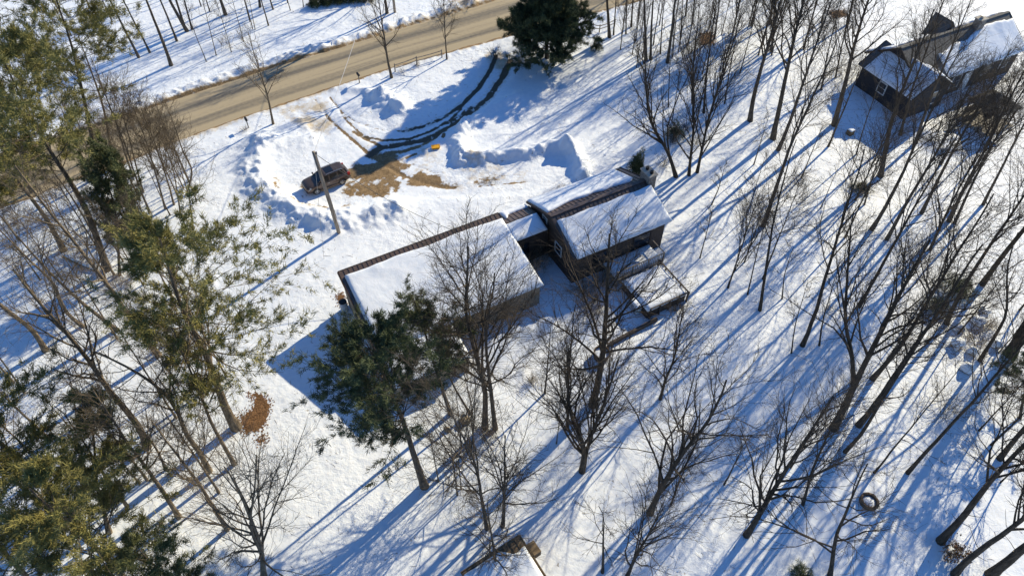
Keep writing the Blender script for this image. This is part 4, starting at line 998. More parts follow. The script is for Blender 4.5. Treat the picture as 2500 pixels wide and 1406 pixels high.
def bare_tree(pxs, h, r, kind, label, group, tone='', dens=1.0, name='bare_tree'):
    SEED[0] += 1; rng = np.random.RandomState(SEED[0]); K = KIND[kind]
    P = axis_path(pxs, h); hh = P[-1][2] - P[0][2]
    root = thing(name, label, 'tree', tuple(P[0]), 0, group)
    Q, rad = trunk_mesh(root, P, r, max(r * .16, .015), 14, rng, M['bark' + tone], wig=.012 * hh / 10)
    T = (Q - Q[0])[None]; TR = rad[None]
    nl = max(5, int(K['nl'] * (.8 + .4 * rng.rand())))
    crown = K['cb']
    limb, lr = spawn(rng, T, TR, nl, crown, .97, lambda t, u, pl: hh * K['ll'] * (1.12 - .75 * (t - crown) / (1 - crown)) * (.7 + .55 * u), K['ang'], K['up'], 7, (.60, .20, .017), .36, rmax=r * .58)
    ns = max(3, int(K['ns'] * dens)); nt = K['nt'] + (h > 16) if h > 10 else K['nt'] - 1
    s1, r1 = spawn(rng, limb, lr, ns, .18, .97, lambda t, u, pl: pl * K['sub'] * (1.15 - .75 * t) * (.6 + .8 * u) + .25, (22, 58), .38, 4, (.58, .32, .0120), .38, rmax=.040)
    tw_par = np.concatenate([s1]); 
    s2, r2 = spawn(rng, s1, r1, nt, .12, 1.0, lambda t, u, pl: np.clip(pl * .48, .3, 1.4) * (.5 + .9 * u), (18, 55), .30, 3, (.70, .45, .0086), .42, rmax=.0135)
    s2b, r2b = spawn(rng, limb, lr, ns + 5, .3, 1.0, lambda t, u, pl: np.clip(pl * .16, .3, 1.2) * (.5 + .9 * u), (20, 60), .3, 3, (.5, .45, .0086), .42, rmax=.0135)
    # few small shoots lower on the trunk
    s3, r3 = spawn(rng, T, TR, max(3, nl // 3), .12, crown + .1, lambda t, u, pl: .5 + hh * .09 * u, (45, 85), .25, 5, (.16, .4, .009), .4, rmax=.03)
    V_, F_ = join([tubes(limb, lr, 4), tubes(s1, r1, 3), tubes(s2, r2, 3), tubes(s2b, r2b, 3), tubes(s3, r3, 3)])
    link('crown', np_mesh('crown', V_, F_, M['twig' + tone], True), root)
    return root

def needle_mesh(P0, D, size, per, rng, material, name='foliage', width=.034, droop=.0):
    """tufts of flat needles: P0 (n,3) tuft centres, D (n,3) direction each points"""
    n = len(P0); c = np.repeat(P0, per, 0); d = np.repeat(D, per, 0)
    v = unit(d * .75 + rng.randn(n * per, 3) * .62 + np.array([0, 0, .22 - droop])); L = (size * (.6 + .7 * rng.rand(n * per)))[:, None]
    s = unit(np.cross(v, rng.randn(n * per, 3))); b = c + rng.randn(n * per, 3) * size * .22
    wv = s * (size * width * 2) * (.7 + .6 * rng.rand(n * per, 1))
    V_ = np.stack([b - wv * .75, b + wv * .75, b + v * L], 1).reshape(-1, 3)
    F_ = np.arange(n * per * 3).reshape(-1, 3)
    return np_mesh(name, V_, F_, material)
def pine(pxs, h, r, label, group=None, kind='white', mat_='needle_olive', cb=.35, width=.20, dens=1.0, tone='', nb=46, name='pine_tree', tuft=.34, bias=None):
    SEED[0] += 1; rng = np.random.RandomState(SEED[0])
    P = axis_path(pxs, h); hh = P[-1][2] - P[0][2]
    root = thing(name, label, 'tree', tuple(P[0]), 0, group)
    Q, rad = trunk_mesh(root, P, r, .03, 14, rng, M['bark' + tone], wig=.01)
    T = (Q - Q[0])[None]; TR = rad[None]
    if kind == 'white': prof = lambda t: (np.sin(np.clip((t - cb) / (1 - cb), 0, 1) * 2.5 + .55) * .9 + .12)
    elif kind == 'spruce': prof = lambda t: 1.08 - (t - cb) / (1 - cb)
    else: prof = lambda t: np.sqrt(np.clip(1 - ((t - cb) / (1 - cb) * 1.7 - .7) ** 2, .05, 1))
    bough, br = spawn(rng, T, TR, nb, cb, .985, lambda t, u, pl: hh * width * prof(t) * (.55 + .75 * u) + .35,
                      (50, 88) if kind != 'shrub' else (20, 60), .30 if kind == 'white' else (.10 if kind == 'spruce' else .5), 7, (.34, .2, .012), .26, rmax=.11)
    if bias is not None:
        # one-sided crown: boughs stretch towards the light
        k = 1 + np.clip(unit(bough[:, -1] - bough[:, 0])[:, :2] @ np.array(bias), -.55, 1.2)
        bough = bough[:, :1] + (bough - bough[:, :1]) * k[:, None, None]
    s1, r1 = spawn(rng, bough, br, max(4, int(8 * dens)), .22, 1.0, lambda t, u, pl: pl * .40 * (1.15 - .7 * t) * (.6 + .7 * u) + .2, (28, 62), .22, 3, (.5, .3, .008), .25, planar=.65, rmax=.03)
    V_, F_ = join([tubes(bough, br, 4), tubes(s1, r1, 3)])
    link('boughs', np_mesh('boughs', V_, F_, M['bark' + tone], True), root)
    def along(Pl, n, t0):
        m, k, _ = Pl.shape; t = t0 + (1 - t0) * rng.rand(m, n); f = np.clip(t * (k - 1), 0, k - 1.001); i = f.astype(int); w = (f - i)[..., None]; ar = np.arange(m)[:, None]
        p = Pl[ar, i] * (1 - w) + Pl[ar, i + 1] * w; d = unit(Pl[ar, i + 1] - Pl[ar, i]); return p.reshape(-1, 3), d.reshape(-1, 3)
    # whole shoots die back: leave gaps so that sky and snow show through
    keep = rng.rand(len(s1)) < (.80 if kind == 'white' else .95)
    p1, d1 = along(s1[keep], max(4, int(9 * dens)), .22); p2, d2 = along(bough, max(2, int(6 * dens)), .45)
    p, d = np.concatenate([p1, p2]), np.concatenate([d1, d2]); p = p + rng.randn(*p.shape) * .05
    link('foliage', needle_mesh(p, d, tuft * .85, 10, rng, M[mat_], width=.042 if kind == 'white' else .055), root)
    return root
def shrub(px, h, w, label, group=None, mat_='needle_green', cat='shrub', name='evergreen_shrub', n=1100, tuft=.2, shape=.8):
    """low evergreen: several stems and a rounded uneven mass of needles"""
    SEED[0] += 1; rng = np.random.RandomState(SEED[0]); b = GP(*px); root = thing(name, label, cat, tuple(b), 0, group)
    k = 9; st = [];
    for i in range(k):
        a = 2 * math.pi * (i + rng.rand()) / k; e = w * (.35 + .5 * rng.rand()); z = h * (.55 + .45 * rng.rand())
        st.append([(0, 0, -.1), (e * .35 * math.cos(a), e * .35 * math.sin(a), z * .4), (e * .8 * math.cos(a), e * .8 * math.sin(a), z * .75), (e * math.cos(a), e * math.sin(a), z)])
    st = np.array(st); rd = np.full((k, 4), .03) * np.array([1, .8, .6, .3])
    V_, F_ = tubes(st, rd, 4); link('stems', np_mesh('stems', V_, F_, M['bark'], True), root)
    d = unit(rng.randn(n, 3)); d[:, 2] = np.abs(d[:, 2]) * .9; lump = 1 + .35 * np.sin(d[:, 0] * 5 + SEED[0]) * np.sin(d[:, 1] * 4 + 1) + .15 * np.sin(d[:, 2] * 9)
    rr_ = (rng.rand(n) ** .4) * lump; p = d * rr_[:, None] * np.array([w, w, h * shape]) + np.array([0, 0, h * .08])
    link('foliage', needle_mesh(p, unit(d + np.array([0, 0, .4])), tuft, 9, rng, M[mat_]), root)
    return root
BRUSH = {}
def brush(px, h, w, label, group=None, n=26, mat_='brush', cat='brush', name='brush', leaves=0, arch=.2):
    """leafless thicket: many fine stems from one foot"""
    SEED[0] += 1; rng = np.random.RandomState(SEED[0]); b = GP(*px); key = (mat_, arch, leaves, SEED[0] % 2, n > 30)
    if key in BRUSH:
        src, h0, w0 = BRUSH[key]; o = copy_tree(src, tuple(b), rng.rand() * 6.28, 1, label, group); o['category'] = cat; o.scale = (w / w0, w / w0, h / h0); return o
    root = thing(name, label, cat, tuple(b), 0, group); BRUSH[key] = (root, h, w)
    base = np.concatenate([rng.randn(n, 2) * w * .28, np.full((n, 1), -.1)], 1); d = unit(np.concatenate([rng.randn(n, 2) * w / h * .8, np.ones((n, 1))], 1))
    L = (h * (.6 + .6 * rng.rand(n)))[:, None] / 6; pts = [base]
    for j in range(6): pts.append(pts[-1] + d * L); d = unit(d + rng.randn(n, 3) * .16 + np.array([0, 0, -arch]) * j / 6)
    S = np.stack(pts, 1); rd = np.full((n, 7), .016) * np.linspace(1, .5, 7)
    a1, ra = spawn(rng, S, rd, 5, .2, 1, lambda t, u, pl: h * .35 * (.4 + .8 * u), (25, 65), .1, 3, (.7, .5, .008), .4)
    a2, rb = spawn(rng, a1, ra, 3, .3, 1, lambda t, u, pl: h * .16 * (.4 + .8 * u), (25, 60), .1, 3, (.8, .5, .007), .4)
    V_, F_ = join([tubes(S, rd, 3), tubes(a1, ra, 3), tubes(a2, rb, 3)])
    link('stems', np_mesh('stems', V_, F_, M[mat_], True), root)
    if leaves:
        p = a2[rng.randint(0, len(a2), leaves), -1] + rng.randn(leaves, 3) * .05
        link('leaves', needle_mesh(p, unit(rng.randn(leaves, 3)), .13, 2, rng, M['leaf'], 'leaves', .3), root)
    return root

ORD = ['first', 'second', 'third', 'fourth', 'fifth', 'sixth', 'seventh', 'eighth', 'ninth', 'tenth', 'eleventh', 'twelfth', 'thirteenth', 'fourteenth', 'fifteenth', 'sixteenth', 'seventeenth', 'eighteenth']
LOOK = {'tall': 'tall straight', 'crown': 'broad-crowned', 'spread': 'low-forking', 'thin': 'thin young', 'crook': 'crooked', 'pole': 'slim upright', 'broom': 'steeply branching'}
def copy_tree(src, loc, rz, sc, label, group):
    """a copy of a tree and of its parts; the parts share mesh data"""
    o = src.copy(); COL.objects.link(o); o.location = loc; o.rotation_euler = (0, 0, rz); o.scale = (sc, sc, sc)
    for ch in kids(src):
        c = ch.copy(); COL.objects.link(c); c.parent = o
    return tag(o, label, 'tree', group)
def stand(phrase, group, tone, rows):
    """rows: (kind, height, radius, pixels) ; label = look + where + place counted from the left by the trunk foot"""
    order = sorted(range(len(rows)), key=lambda i: rows[i][3][0][0])
    rank = {i: k for k, i in enumerate(order)}
    for i, row in enumerate(rows):
        kind, h, r, pxs = row[:4]; tn = row[4] if len(row) > 4 else tone
        bare_tree(pxs, h, r, kind, '%s bare tree %s, %s from left' % (LOOK[kind], phrase, ORD[rank[i]]), group, tn, .85 if h > 11 else .8)
# ---- woods across the road
stand('in the woods across the road', 'bare trees across the road', '', [
    ('pole', 15, .26, [(418, 160), (356, 0)]), ('pole', 14, .18, [(432, 101), (390, 0)]), ('pole', 16, .27, [(457, 77), (413, 0)]), ('pole', 15, .2, [(452, 70), (430, 0)]),
    ('pole', 14, .15, [(469, 72), (450, 0)]), ('pole', 15, .16, [(366, 129), (299, 0)]), ('pole', 15, .2, [(339, 141), (269, 0)]), ('thin', 8, .07, [(504, 151), (474, 77)]),
    ('thin', 9, .07, [(528, 136), (494, 0)]), ('thin', 7, .06, [(565, 128), (538, 34)]), ('thin', 8, .06, [(595, 102), (568, 0)]), ('thin', 8, .06, [(617, 72), (598, 0)]),
    ('thin', 8, .06, [(623, 73), (608, 0)]), ('pole', 14, .27, [(551, 37), (538, 0)])])
stand('at the far top edge across the road', 'bare trees at the far top edge', '', [
    ('pole', 12, .2, [(635, 18), (630, -20)]), ('thin', 10, .13, [(667, 24), (660, 0)]), ('thin', 9, .07, [(709, 26), (702, 0)]), ('thin', 9, .07, [(741, 18), (739, 0)]),
    ('crown', 13, .24, [(945, 33), (940, 0)]), ('crown', 16, .3, [(1010, -60), (1005, -110)]), ('crown', 15, .25, [(860, -70), (850, -120)])])
brush((556, 114), 2.6, 1.2, 'thin twiggy brush among the thin young trees across the road', 'brush thickets', 12)
for i, q in enumerate([(770, 14), (800, 10), (830, 6), (862, 3), (895, 1)]):
    shrub(q, 1.1, .95, 'dark low evergreen bush in the row at the top edge, %s from the left' % ORD[i], 'dark bushes across the road', 'needle_dark', n=700, tuft=.22)
brush((1110, 14), 1.8, 2.0, 'brown roadside brush at the top edge left of the big spruce', 'brush thickets', 24)
brush((1150, 8), 1.6, 1.6, 'brown roadside brush at the top edge nearest the big spruce', 'brush thickets', 20)

# ---- sapling thickets, each stem counted from the left
SPROTO = {}
def saplings(phrase, group, tone, n, box, h, seed, kinds=('broom', 'thin')):
    rg = random.Random(seed); x0, y0, x1, y1 = box
    for i in range(n):
        px_ = x0 + (x1 - x0) * (i + rg.random() * .9) / n; py_ = y0 + (y1 - y0) * rg.random(); kd = kinds[i % len(kinds)]
        lb = '%s sapling %s, %s from left' % ({'broom': 'steeply branching', 'thin': 'thin straight', 'crook': 'crooked', 'crown': 'twiggy'}[kd], phrase, ORD[i])
        hs = .75 + .5 * rg.random()
        key = (kd, tone, i % 2)
        if key not in SPROTO: SPROTO[key] = (bare_tree([(px_, py_)], h, .08, kd, lb, group, tone, .8), h)
        else:
            src, h0 = SPROTO[key]; copy_tree(src, tuple(GP(px_, py_)), rg.random() * 6.28, hs * h / h0, lb, group)
saplings('in the sapling thicket near the top edge', 'sapling thicket right of the spruce', '', 17, (1510, 40, 1880, 190), 9, 3)
saplings('in the roadside sapling thicket at the left', 'roadside sapling thicket at the left', '_tan', 14, (215, 400, 500, 545), 8, 4, ('thin', 'crown', 'thin'))
saplings('in the young growth at the left edge', 'young growth in the left woods', '_tan', 10, (20, 880, 520, 1240), 6, 5, ('thin', 'crook'))
saplings('in the young growth at the right', 'young growth in the right woods', '_dark', 8, (1700, 640, 2460, 1300), 7, 6, ('thin', 'broom', 'crook'))
saplings('in the young growth right of the house', 'young growth right of the house', '', 5, (1690, 380, 2150, 640), 6, 8, ('thin', 'crook'))

PROTO = {}
def grove(phrase, group, tone, n, box, h, seed, kinds, r=.13, avoid=()):
    """grown trees of a wood: a few prototypes, the rest copies turned and scaled"""
    rg = random.Random(seed); x0, y0, x1, y1 = box
    xs_ = sorted(x0 + (x1 - x0) * rg.random() for _ in range(n))
    for i, px_ in enumerate(xs_):
        for _ in range(30):
            py_ = y0 + (y1 - y0) * rg.random()
            if not any(a <= px_ <= c and b <= py_ <= d for a, b, c, d in avoid): break
        kd = kinds[i % len(kinds)]; lb = '%s background tree %s, %s from left' % (LOOK[kd], phrase, ORD[i])
        if (kd, tone) not in PROTO: PROTO[(kd, tone)] = (bare_tree([(px_, py_)], h, r, kd, lb, group, tone, .85), h)
        else:
            src, h0 = PROTO[(kd, tone)]; copy_tree(src, tuple(GP(px_, py_)), rg.random() * 6.28, h / h0 * (.78 + .35 * rg.random()), lb, group)
grove('in the upper right woods', 'background trees upper right', '', 6, (1980, 330, 2480, 640), 13, 21, ('tall', 'broom', 'crown'), .11, [(2020, 330, 2420, 400)])
grove('in the middle right woods', 'background trees middle right', '_dark', 4, (1760, 640, 2490, 980), 11, 22, ('broom', 'tall', 'crown'), .11)
grove('in the lower right woods', 'background trees lower right', '_dark', 4, (1560, 1000, 2490, 1390), 9, 23, ('broom', 'crown', 'spread'), .10, [(2060, 1150, 2200, 1300)])
grove('at the top right of the spruce', 'background trees top right', '', 15, (1470, -40, 2010, 150), 12, 24, ('broom', 'tall', 'pole'), .09)
grove('across the road at the upper left', 'background trees across the road', '', 18, (150, -60, 730, 120), 14, 25, ('pole', 'tall', 'thin'), .10)
grove('in the middle left woods', 'background trees middle left', '_tan', 13, (10, 700, 560, 1270), 11, 26, ('crook', 'tall', 'crown'), .11)
grove('left of the road bend pines', 'background trees at the left edge', '_tan', 7, (20, 520, 420, 700), 11, 27, ('tall', 'crown'), .10)
grove('in the open back yard', 'background trees in the back yard', '', 5, (1060, 1050, 1560, 1390), 8, 28, ('spread', 'crown', 'crook'), .08, [(1110, 1270, 1370, 1406)])

# ---- single trees of the front yard
bare_tree([(667, 303), (655, 240), (640, 190), (612, 100)], 10.5, .16, 'crown', 'small bare tree at the near road edge above the car', 'yard trees by the road', '_tan', .6)
bare_tree([(956, 190), (945, 140), (938, 90), (925, 0)], 11, .2, 'crown', 'larger bare yard tree beside the black mailbox', 'yard trees by the road', '', .7)
bare_tree([(1091, 145), (1087, 90), (1085, 40)], 8.5, .12, 'crown', 'smaller bare yard tree at the fence end left of the spruce', 'yard trees by the road', '', .55)
pine([(1335, 142), (1332, 60)], 13.5, .3, 'big dark spruce beside the road at the top', None, 'spruce', 'needle_dark', .05, .37, 1.7, '_dark', 165, 'spruce_tree', .44)
brush((1210, 140), 1.5, .9, 'dark brushy growth at the driveway head under the spruce, left clump', 'brush thickets', 22, 'twig_dark')
brush((1268, 160), 1.7, 1.2, 'dark brushy growth at the driveway head under the spruce, right clump', 'brush thickets', 26, 'twig_dark')
shrub((1456, 122), 1.3, .7, 'tiny fir standing in the snow right of the big spruce', 'small firs', 'needle_dark', n=420)

# ---- stand behind the house, between spruce and neighbour
stand('in the far stand right of the spruce', 'bare trees right of the spruce', '', [
    ('pole', 13, .26, [(1488, 92), (1481, 0)]), ('pole', 12, .12, [(1498, 86), (1504, 0)]), ('thin', 10, .12, [(1528, 84), (1530, 0)]), ('thin', 11, .16, [(1541, 66), (1545, 0)]),
    ('pole', 14, .24, [(1577, 148), (1575, 60), (1572, 0)]), ('pole', 14, .2, [(1588, 146), (1590, 40)]), ('thin', 9, .08, [(1556, 70), (1562, 0)]), ('pole', 14, .26, [(1630, 154), (1640, 60), (1646, 0)]),
    ('thin', 10, .12, [(1612, 132), (1618, 30)]), ('thin', 11, .1, [(1660, 110), (1668, 0)]), ('thin', 11, .12, [(1690, 60), (1698, -30)]), ('broom', 12, .14, [(1744, 96), (1756, 10)]),
    ('broom', 12, .14, [(1790, 80), (1806, 0)]), ('broom', 11, .12, [(1836, 66), (1850, -10)]), ('thin', 12, .1, [(1642, 140), (1652, 40)]), ('pole', 13, .14, [(1674, 40), (1682, -40)])])
stand('in the stand behind the main house', 'bare trees behind the main house', '_dark', [
    ('broom', 15, .25, [(1650, 432), (1632, 366), (1594, 320), (1579, 268)]), ('broom', 15, .2, [(1682, 428), (1694, 302), (1692, 160)]), ('broom', 15, .2, [(1702, 421), (1727, 302), (1761, 185)]),
    ('broom', 13, .15, [(1692, 297), (1690, 180)]), ('thin', 13, .18, [(1718, 276), (1722, 190)]), ('thin', 12, .1, [(1769, 254), (1780, 170)]), ('broom', 13, .15, [(1728, 297), (1750, 230), (1768, 180)]),
    ('thin', 11, .08, [(1632, 262), (1634, 180)]), ('thin', 9, .07, [(1640, 300), (1652, 220)])])
stand('between the house and its neighbour', 'tall bare trees between the houses', '', [
    ('tall', 17, .33, [(1831, 295), (1842, 226), (1860, 160), (1876, 110)]), ('tall', 18, .36, [(1887, 339), (1916, 202), (1939, 101)]), ('tall', 17, .26, [(1900, 366), (1940, 268), (1975, 160)]),
    ('tall', 17, .36, [(2036, 306), (2063, 202), (2088, 100), (2120, 0)]), ('thin', 12, .14, [(2022, 358), (2058, 270)]), ('tall', 19, .26, [(1863, 552), (1896, 462), (1946, 319), (1995, 215)]),
    ('thin', 5, .09, [(1737, 500), (1754, 462), (1762, 430)]), ('thin', 8, .06, [(1821, 531), (1850, 440)]), ('broom', 15, .18, [(1930, 140), (1945, 60)]), ('broom', 15, .16, [(1962, 120), (1990, 20)]), ('pole', 15, .2, [(1884, 128), (1890, 30)])])
pine([(1880, 60), (1886, 0)], 11, .18, 'narrow dark pine rising behind the far stand near the top edge', None, 'spruce', 'needle_green', .3, .2, .7, '', 36, 'pine_tree', .34)
for i, (q, h) in enumerate([((1640, 350), 1.8), ((1700, 352), 2.2), ((1672, 320), 1.4), ((1620, 405), 1.6)]):
    brush(q, h, .8, 'scrubby thicket round the trunks behind the chimney, %s from the left' % ORD[[1, 3, 2, 0][i]], 'thickets behind the chimney', 16, 'twig_dark')
shrub((1553, 425), 2.6, .75, 'black upright cedar beside the far gable of the house', None, 'needle_dark', 'shrub', 'cedar_shrub', 1500, .2, 1.0)
brush((1366, 458), .7, .8, 'low brown bush against the back of the house', 'foundation shrubs', 18)
shrub((1645, 335), 2.2, .9, 'small dark fir among trunks behind the chimney', 'small firs', 'needle_green', n=700)

# ---- round the neighbour's house
stand('before the neighbouring house', 'bare trees before the neighbouring house', '', [
    ('tall', 17, .33, [(2149, 431), (2162, 374), (2166, 324), (2190, 250)]), ('tall', 18, .24, [(2128, 560), (2169, 498), (2244, 337), (2290, 235)]), ('tall', 18, .22, [(2165, 585), (2229, 466), (2281, 386), (2325, 300)]),
    ('tall', 17, .22, [(2250, 520), (2300, 420), (2350, 330)]), ('tall', 18, .24, [(2316, 540), (2353, 461), (2408, 361), (2440, 287)]), ('tall', 17, .18, [(2330, 545), (2372, 450), (2430, 340)]),
    ('tall', 16, .18, [(2400, 500), (2450, 400), (2490, 320)]), ('thin', 11, .1, [(2090, 378), (2110, 300)]), ('tall', 16, .2, [(2198, 330), (2220, 240)]), ('tall', 16, .22, [(2235, 350), (2262, 262)]),
    ('thin', 12, .1, [(2110, 500), (2140, 400)]), ('tall', 16, .18, [(2070, 60), (2085, -20)]), ('thin', 12, .12, [(2420, 330), (2450, 250)]), ('broom', 13, .12, [(2005, 220), (2022, 120)]),
    ('broom', 13, .12, [(2040, 190), (2062, 90)])])
brush((2066, 190), 4.2, 2.8, 'grey tangled brush beside the neighbouring house wall', 'brush thickets', 40, 'twig_dark')
brush((2110, 460), .9, 1.4, 'low brown brush clump below the neighbouring house', 'brush thickets', 20)
shrub((2100, 462), .8, .9, 'low dark evergreen clump below the neighbouring house', 'small firs', 'needle_dark', n=300)

# ---- right-hand woods, middle height
stand('in the right woods above the fire ring', 'bare trees in the right woods', '_dark', [
    ('tall', 19, .23, [(1959, 843), (1993, 756), (2016, 662), (2038, 594), (2062, 500)]), ('thin', 8, .08, [(1932, 862), (1942, 786)]), ('thin', 8, .1, [(2000, 843), (2008, 780)]),
    ('tall', 17, .18, [(1855, 757), (1876, 628), (1895, 520)]), ('thin', 11, .08, [(1825, 719), (1850, 610)]), ('crook', 6, .08, [(1909, 730), (1915, 670), (1930, 625)]),
    ('tall', 18, .2, [(2097, 749), (2151, 648), (2184, 594)]), ('broom', 15, .24, [(2085, 935), (2078, 845), (2060, 790)]), ('tall', 19, .25, [(2130, 925), (2198, 846), (2250, 756)]),
    ('tall', 18, .24, [(2310, 790), (2350, 700), (2410, 610)]),
    ('tall', 19, .3, [(2398, 694), (2450, 620), (2500, 560)]), ('crook', 12, .2, [(2392, 880), (2433, 813), (2462, 776), (2455, 662)]), ('tall', 18, .55, [(2466, 866), (2500, 800)]), ('broom', 14, .16, [(2270, 610), (2320, 500)])])
stand('in the right woods level with the fire ring', 'bare trees in the lower right woods', '_dark', [
    ('tall', 19, .36, [(2034, 1046), (2059, 1004), (2090, 930)]), ('tall', 19, .28, [(2096, 1038), (2144, 981), (2168, 943)]), ('tall', 17, .18, [(2063, 1103), (2110, 1055), (2140, 1000)]),
    ('tall', 20, .18, [(2216, 1154), (2263, 1103), (2364, 988)]), ('thin', 13, .1, [(2134, 1154), (2235, 1032)]), ('broom', 17, .26, [(1822, 1306), (1863, 1245), (1897, 1187), (1944, 1113)]),
    ('broom', 17, .28, [(1587, 1252), (1625, 1167), (1670, 1092), (1711, 1059), (1762, 954)]), ('spread', 12, .2, [(2026, 1404), (2034, 1350), (2038, 1318)]), ('tall', 17, .32, [(2296, 1321), (2354, 1255), (2405, 1191), (2440, 1147)]),
    ('tall', 16, .28, [(2330, 1402), (2371, 1356), (2439, 1312), (2500, 1268)]), ('tall', 16, .4, [(2418, 1404), (2470, 1360), (2500, 1336)]), ('broom', 11, .16, [(1532, 1404), (1548, 1363), (1580, 1310)]),
    ('crook', 9, .13, [(1471, 1396), (1471, 1268), (1462, 1235)]), ('tall', 18, .24, [(2440, 1120), (2490, 1060)]), ('broom', 14, .14, [(1960, 1230), (1985, 1140)])])
shrub((2335, 712), 1.8, 1.5, 'olive evergreen bush under the leaning trunks at the right', 'evergreen bushes at the right', 'needle_green', n=1100)
shrub((2285, 752), 1.3, 1.1, 'smaller grey-green evergreen bush below the olive one', 'evergreen bushes at the right', 'needle_green', n=600)
pine([(2490, 1020), (2500, 960)], 7, .14, 'small pine at the right edge beside the thick trunk', None, 'white', 'needle_green', .2, .3, .8, '', 30)
brush((2318, 1352), 1.3, .9, 'bush still holding orange-brown dead leaves at the lower right', 'leafy bush', 16, 'brush', leaves=260)
brush((2030, 760), 1.0, .7, 'pale brown weed clump among the right-hand trunks', 'brush thickets', 14)
shrub((1955, 1404), .9, .7, 'little green fir tip at the bottom edge', 'small firs', 'needle_green', n=300)
brush((2310, 1010), 2.0, 1.6, 'grey thicket left of the small pine at the right edge', 'brush thickets', 30, 'twig')

brush((2372, 838), 1.6, 1.6, 'dry tan brush growing over the rock pile at the right edge', 'brush thickets', 34)
brush((2412, 800), 1.4, 1.2, 'dry tan brush behind the rock pile at the right edge', 'brush thickets', 34)
# ---- back yard
bare_tree([(1184, 1042), (1186, 946), (1148, 812), (1131, 762), (1140, 700)], 19, .30, 'crown', 'larger left trunk of the two tall bare trees rising over the garage roof', 'twin trees over the garage', '', 1.5)
bare_tree([(1209, 1046), (1195, 940), (1178, 807), (1188, 774), (1200, 730)], 17, .24, 'crown', 'slighter right trunk of the two tall bare trees rising over the garage roof', 'twin trees over the garage', '', 1.3)
bare_tree([(1447, 988), (1460, 930), (1468, 890), (1478, 785), (1484, 671), (1486, 600)], 18, .38, 'crown', 'big dark bare tree standing in front of the deck', 'back yard trees', '_dark', 1.1)
stand('in the back yard below the house', 'back yard bare trees', '', [
    ('crown', 12, .18, [(1189, 1290), (1166, 1167), (1162, 1116), (1118, 1042), (1082, 950)]), ('crown', 12, .18, [(1227, 1284), (1233, 1201), (1234, 1133)]), ('thin', 5, .07, [(1071, 1174), (1048, 1062)], '_tan'),
    ('crook', 14, .15, [(1385, 1042), (1388, 960), (1392, 900)], '_dark'), ('broom', 11, .16, [(1612, 974), (1622, 930), (1650, 869), (1657, 808)], '_dark'), ('crown', 11, .16, [(1213, 1404), (1207, 1340), (1200, 1300)]),
    ('thin', 11, .13, [(1148, 1010), (1110, 950), (1078, 880)]), ('spread', 9, .1, [(1330, 960), (1338, 880)], '_dark')])
# the forked tree right of centre: two limbs from a short bole
bare_tree([(1421, 1150), (1432, 1089), (1402, 1042), (1392, 998), (1388, 930)], 14, .27, 'broom', 'forked dark bare tree in the mid back yard', 'back yard trees', '_dark', 1.0)
bare_tree([(1424, 1146), (1434, 1088), (1456, 1035), (1473, 998), (1497, 930)], 14, .2, 'broom', 'right-hand stem of the forked dark tree in the mid back yard', 'back yard trees', '_dark', .9)
brush((1300, 930), 1.0, .7, 'dense brown bush clump in the sunny back yard snow', 'brush thickets', 46)
brush((1277, 896), .9, .5, 'thin brown bush just above the dense clump in the back yard', 'brush thickets', 16)
brush((1194, 1062), 1.6, .9, 'tan brush round the foot of the twin tall trees', 'brush thickets', 34)
for i, (q, h, w) in enumerate([((1300, 648), 2.4, 1.5), ((1346, 618), 2.3, 1.1), ((1424, 716), 2.0, 1.4), ((1474, 694), 1.8, 1.2), ((1446, 760), 1.5, 1.4)]):
    brush(q, h, w, ['vine-like tan shrub in the corner beside the garage end', 'vine-like tan shrub against the connecting passage', 'tan leafless shrub at the front corner of the main house', 'tan leafless shrub before the main house front wall', 'sprawling tan shrub between house corner and big tree'][i], 'foundation shrubs', 44, arch=.55)
brush((1590, 775), .9, .8, 'dry brush at the front corner of the lower deck, left clump', 'foundation shrubs', 20, 'twig'); brush((1640, 752), .9, .9, 'dry brush at the front corner of the lower deck, right clump', 'foundation shrubs', 20, 'twig')
brush((1180, 830), 1.3, 1.2, 'brown shrub against the garage front wall by the lean-to', 'foundation shrubs', 24)

# ---- conifers
pine([(1036, 1186), (985, 1030), (945, 930), (895, 838)], 15.5, .36, 'large dark pine in front of the garage end', None, 'white', 'needle_dark', .50, .225, 1.2, '', 66, 'pine_tree', .36)
pine([(1100, 1010), (1060, 890), (1030, 780)], 13, .22, 'olive pine top leaning over the garage roof beside the dark pine', None, 'white', 'needle_green', .55, .20, 1.0, '', 34, 'pine_tree', .34)
pine([(577, 1043), (548, 998), (530, 930), (494, 846), (464, 789), (433, 739), (412, 640)], 19, .46, 'great olive white pine left of the garage', None, 'white', 'needle_olive', .36, .31, 1.2, '_tan', 74, 'pine_tree', .40, bias=(.45, .2))
pine([(292, 672), (288, 600), (285, 520)], 11, .17, 'dense dark green pine between the road and the great pine', None, 'shrub', 'needle_green', .2, .30, 1.1, '', 52, 'pine_tree', .34)
pine([(262, 658), (216, 516), (159, 422), (105, 351), (60, 250)], 21, .42, 'tall olive pine crowding the upper left corner', None, 'white', 'needle_olive', .50, .29, 1.25, '', 58, 'pine_tree', .42)
pine([(240, 470), (225, 330), (200, 220), (180, 120)], 21, .34, 'tall olive pine by the road at the upper left, right of the corner pine', None, 'white', 'needle_olive', .48, .25, 1.2, '', 54, 'pine_tree', .42)
pine([(156, 612), (118, 540), (70, 480)], 13, .34, 'olive pine at the left edge below the road', None, 'white', 'needle_olive', .5, .26, 1.0, '_tan', 40, 'pine_tree', .38)
pine([(80, 470), (20, 380)], 15, .24, 'thin-topped pine at the left edge beside the road', None, 'white', 'needle_olive', .5, .22, 1.0, '', 36, 'pine_tree', .38)
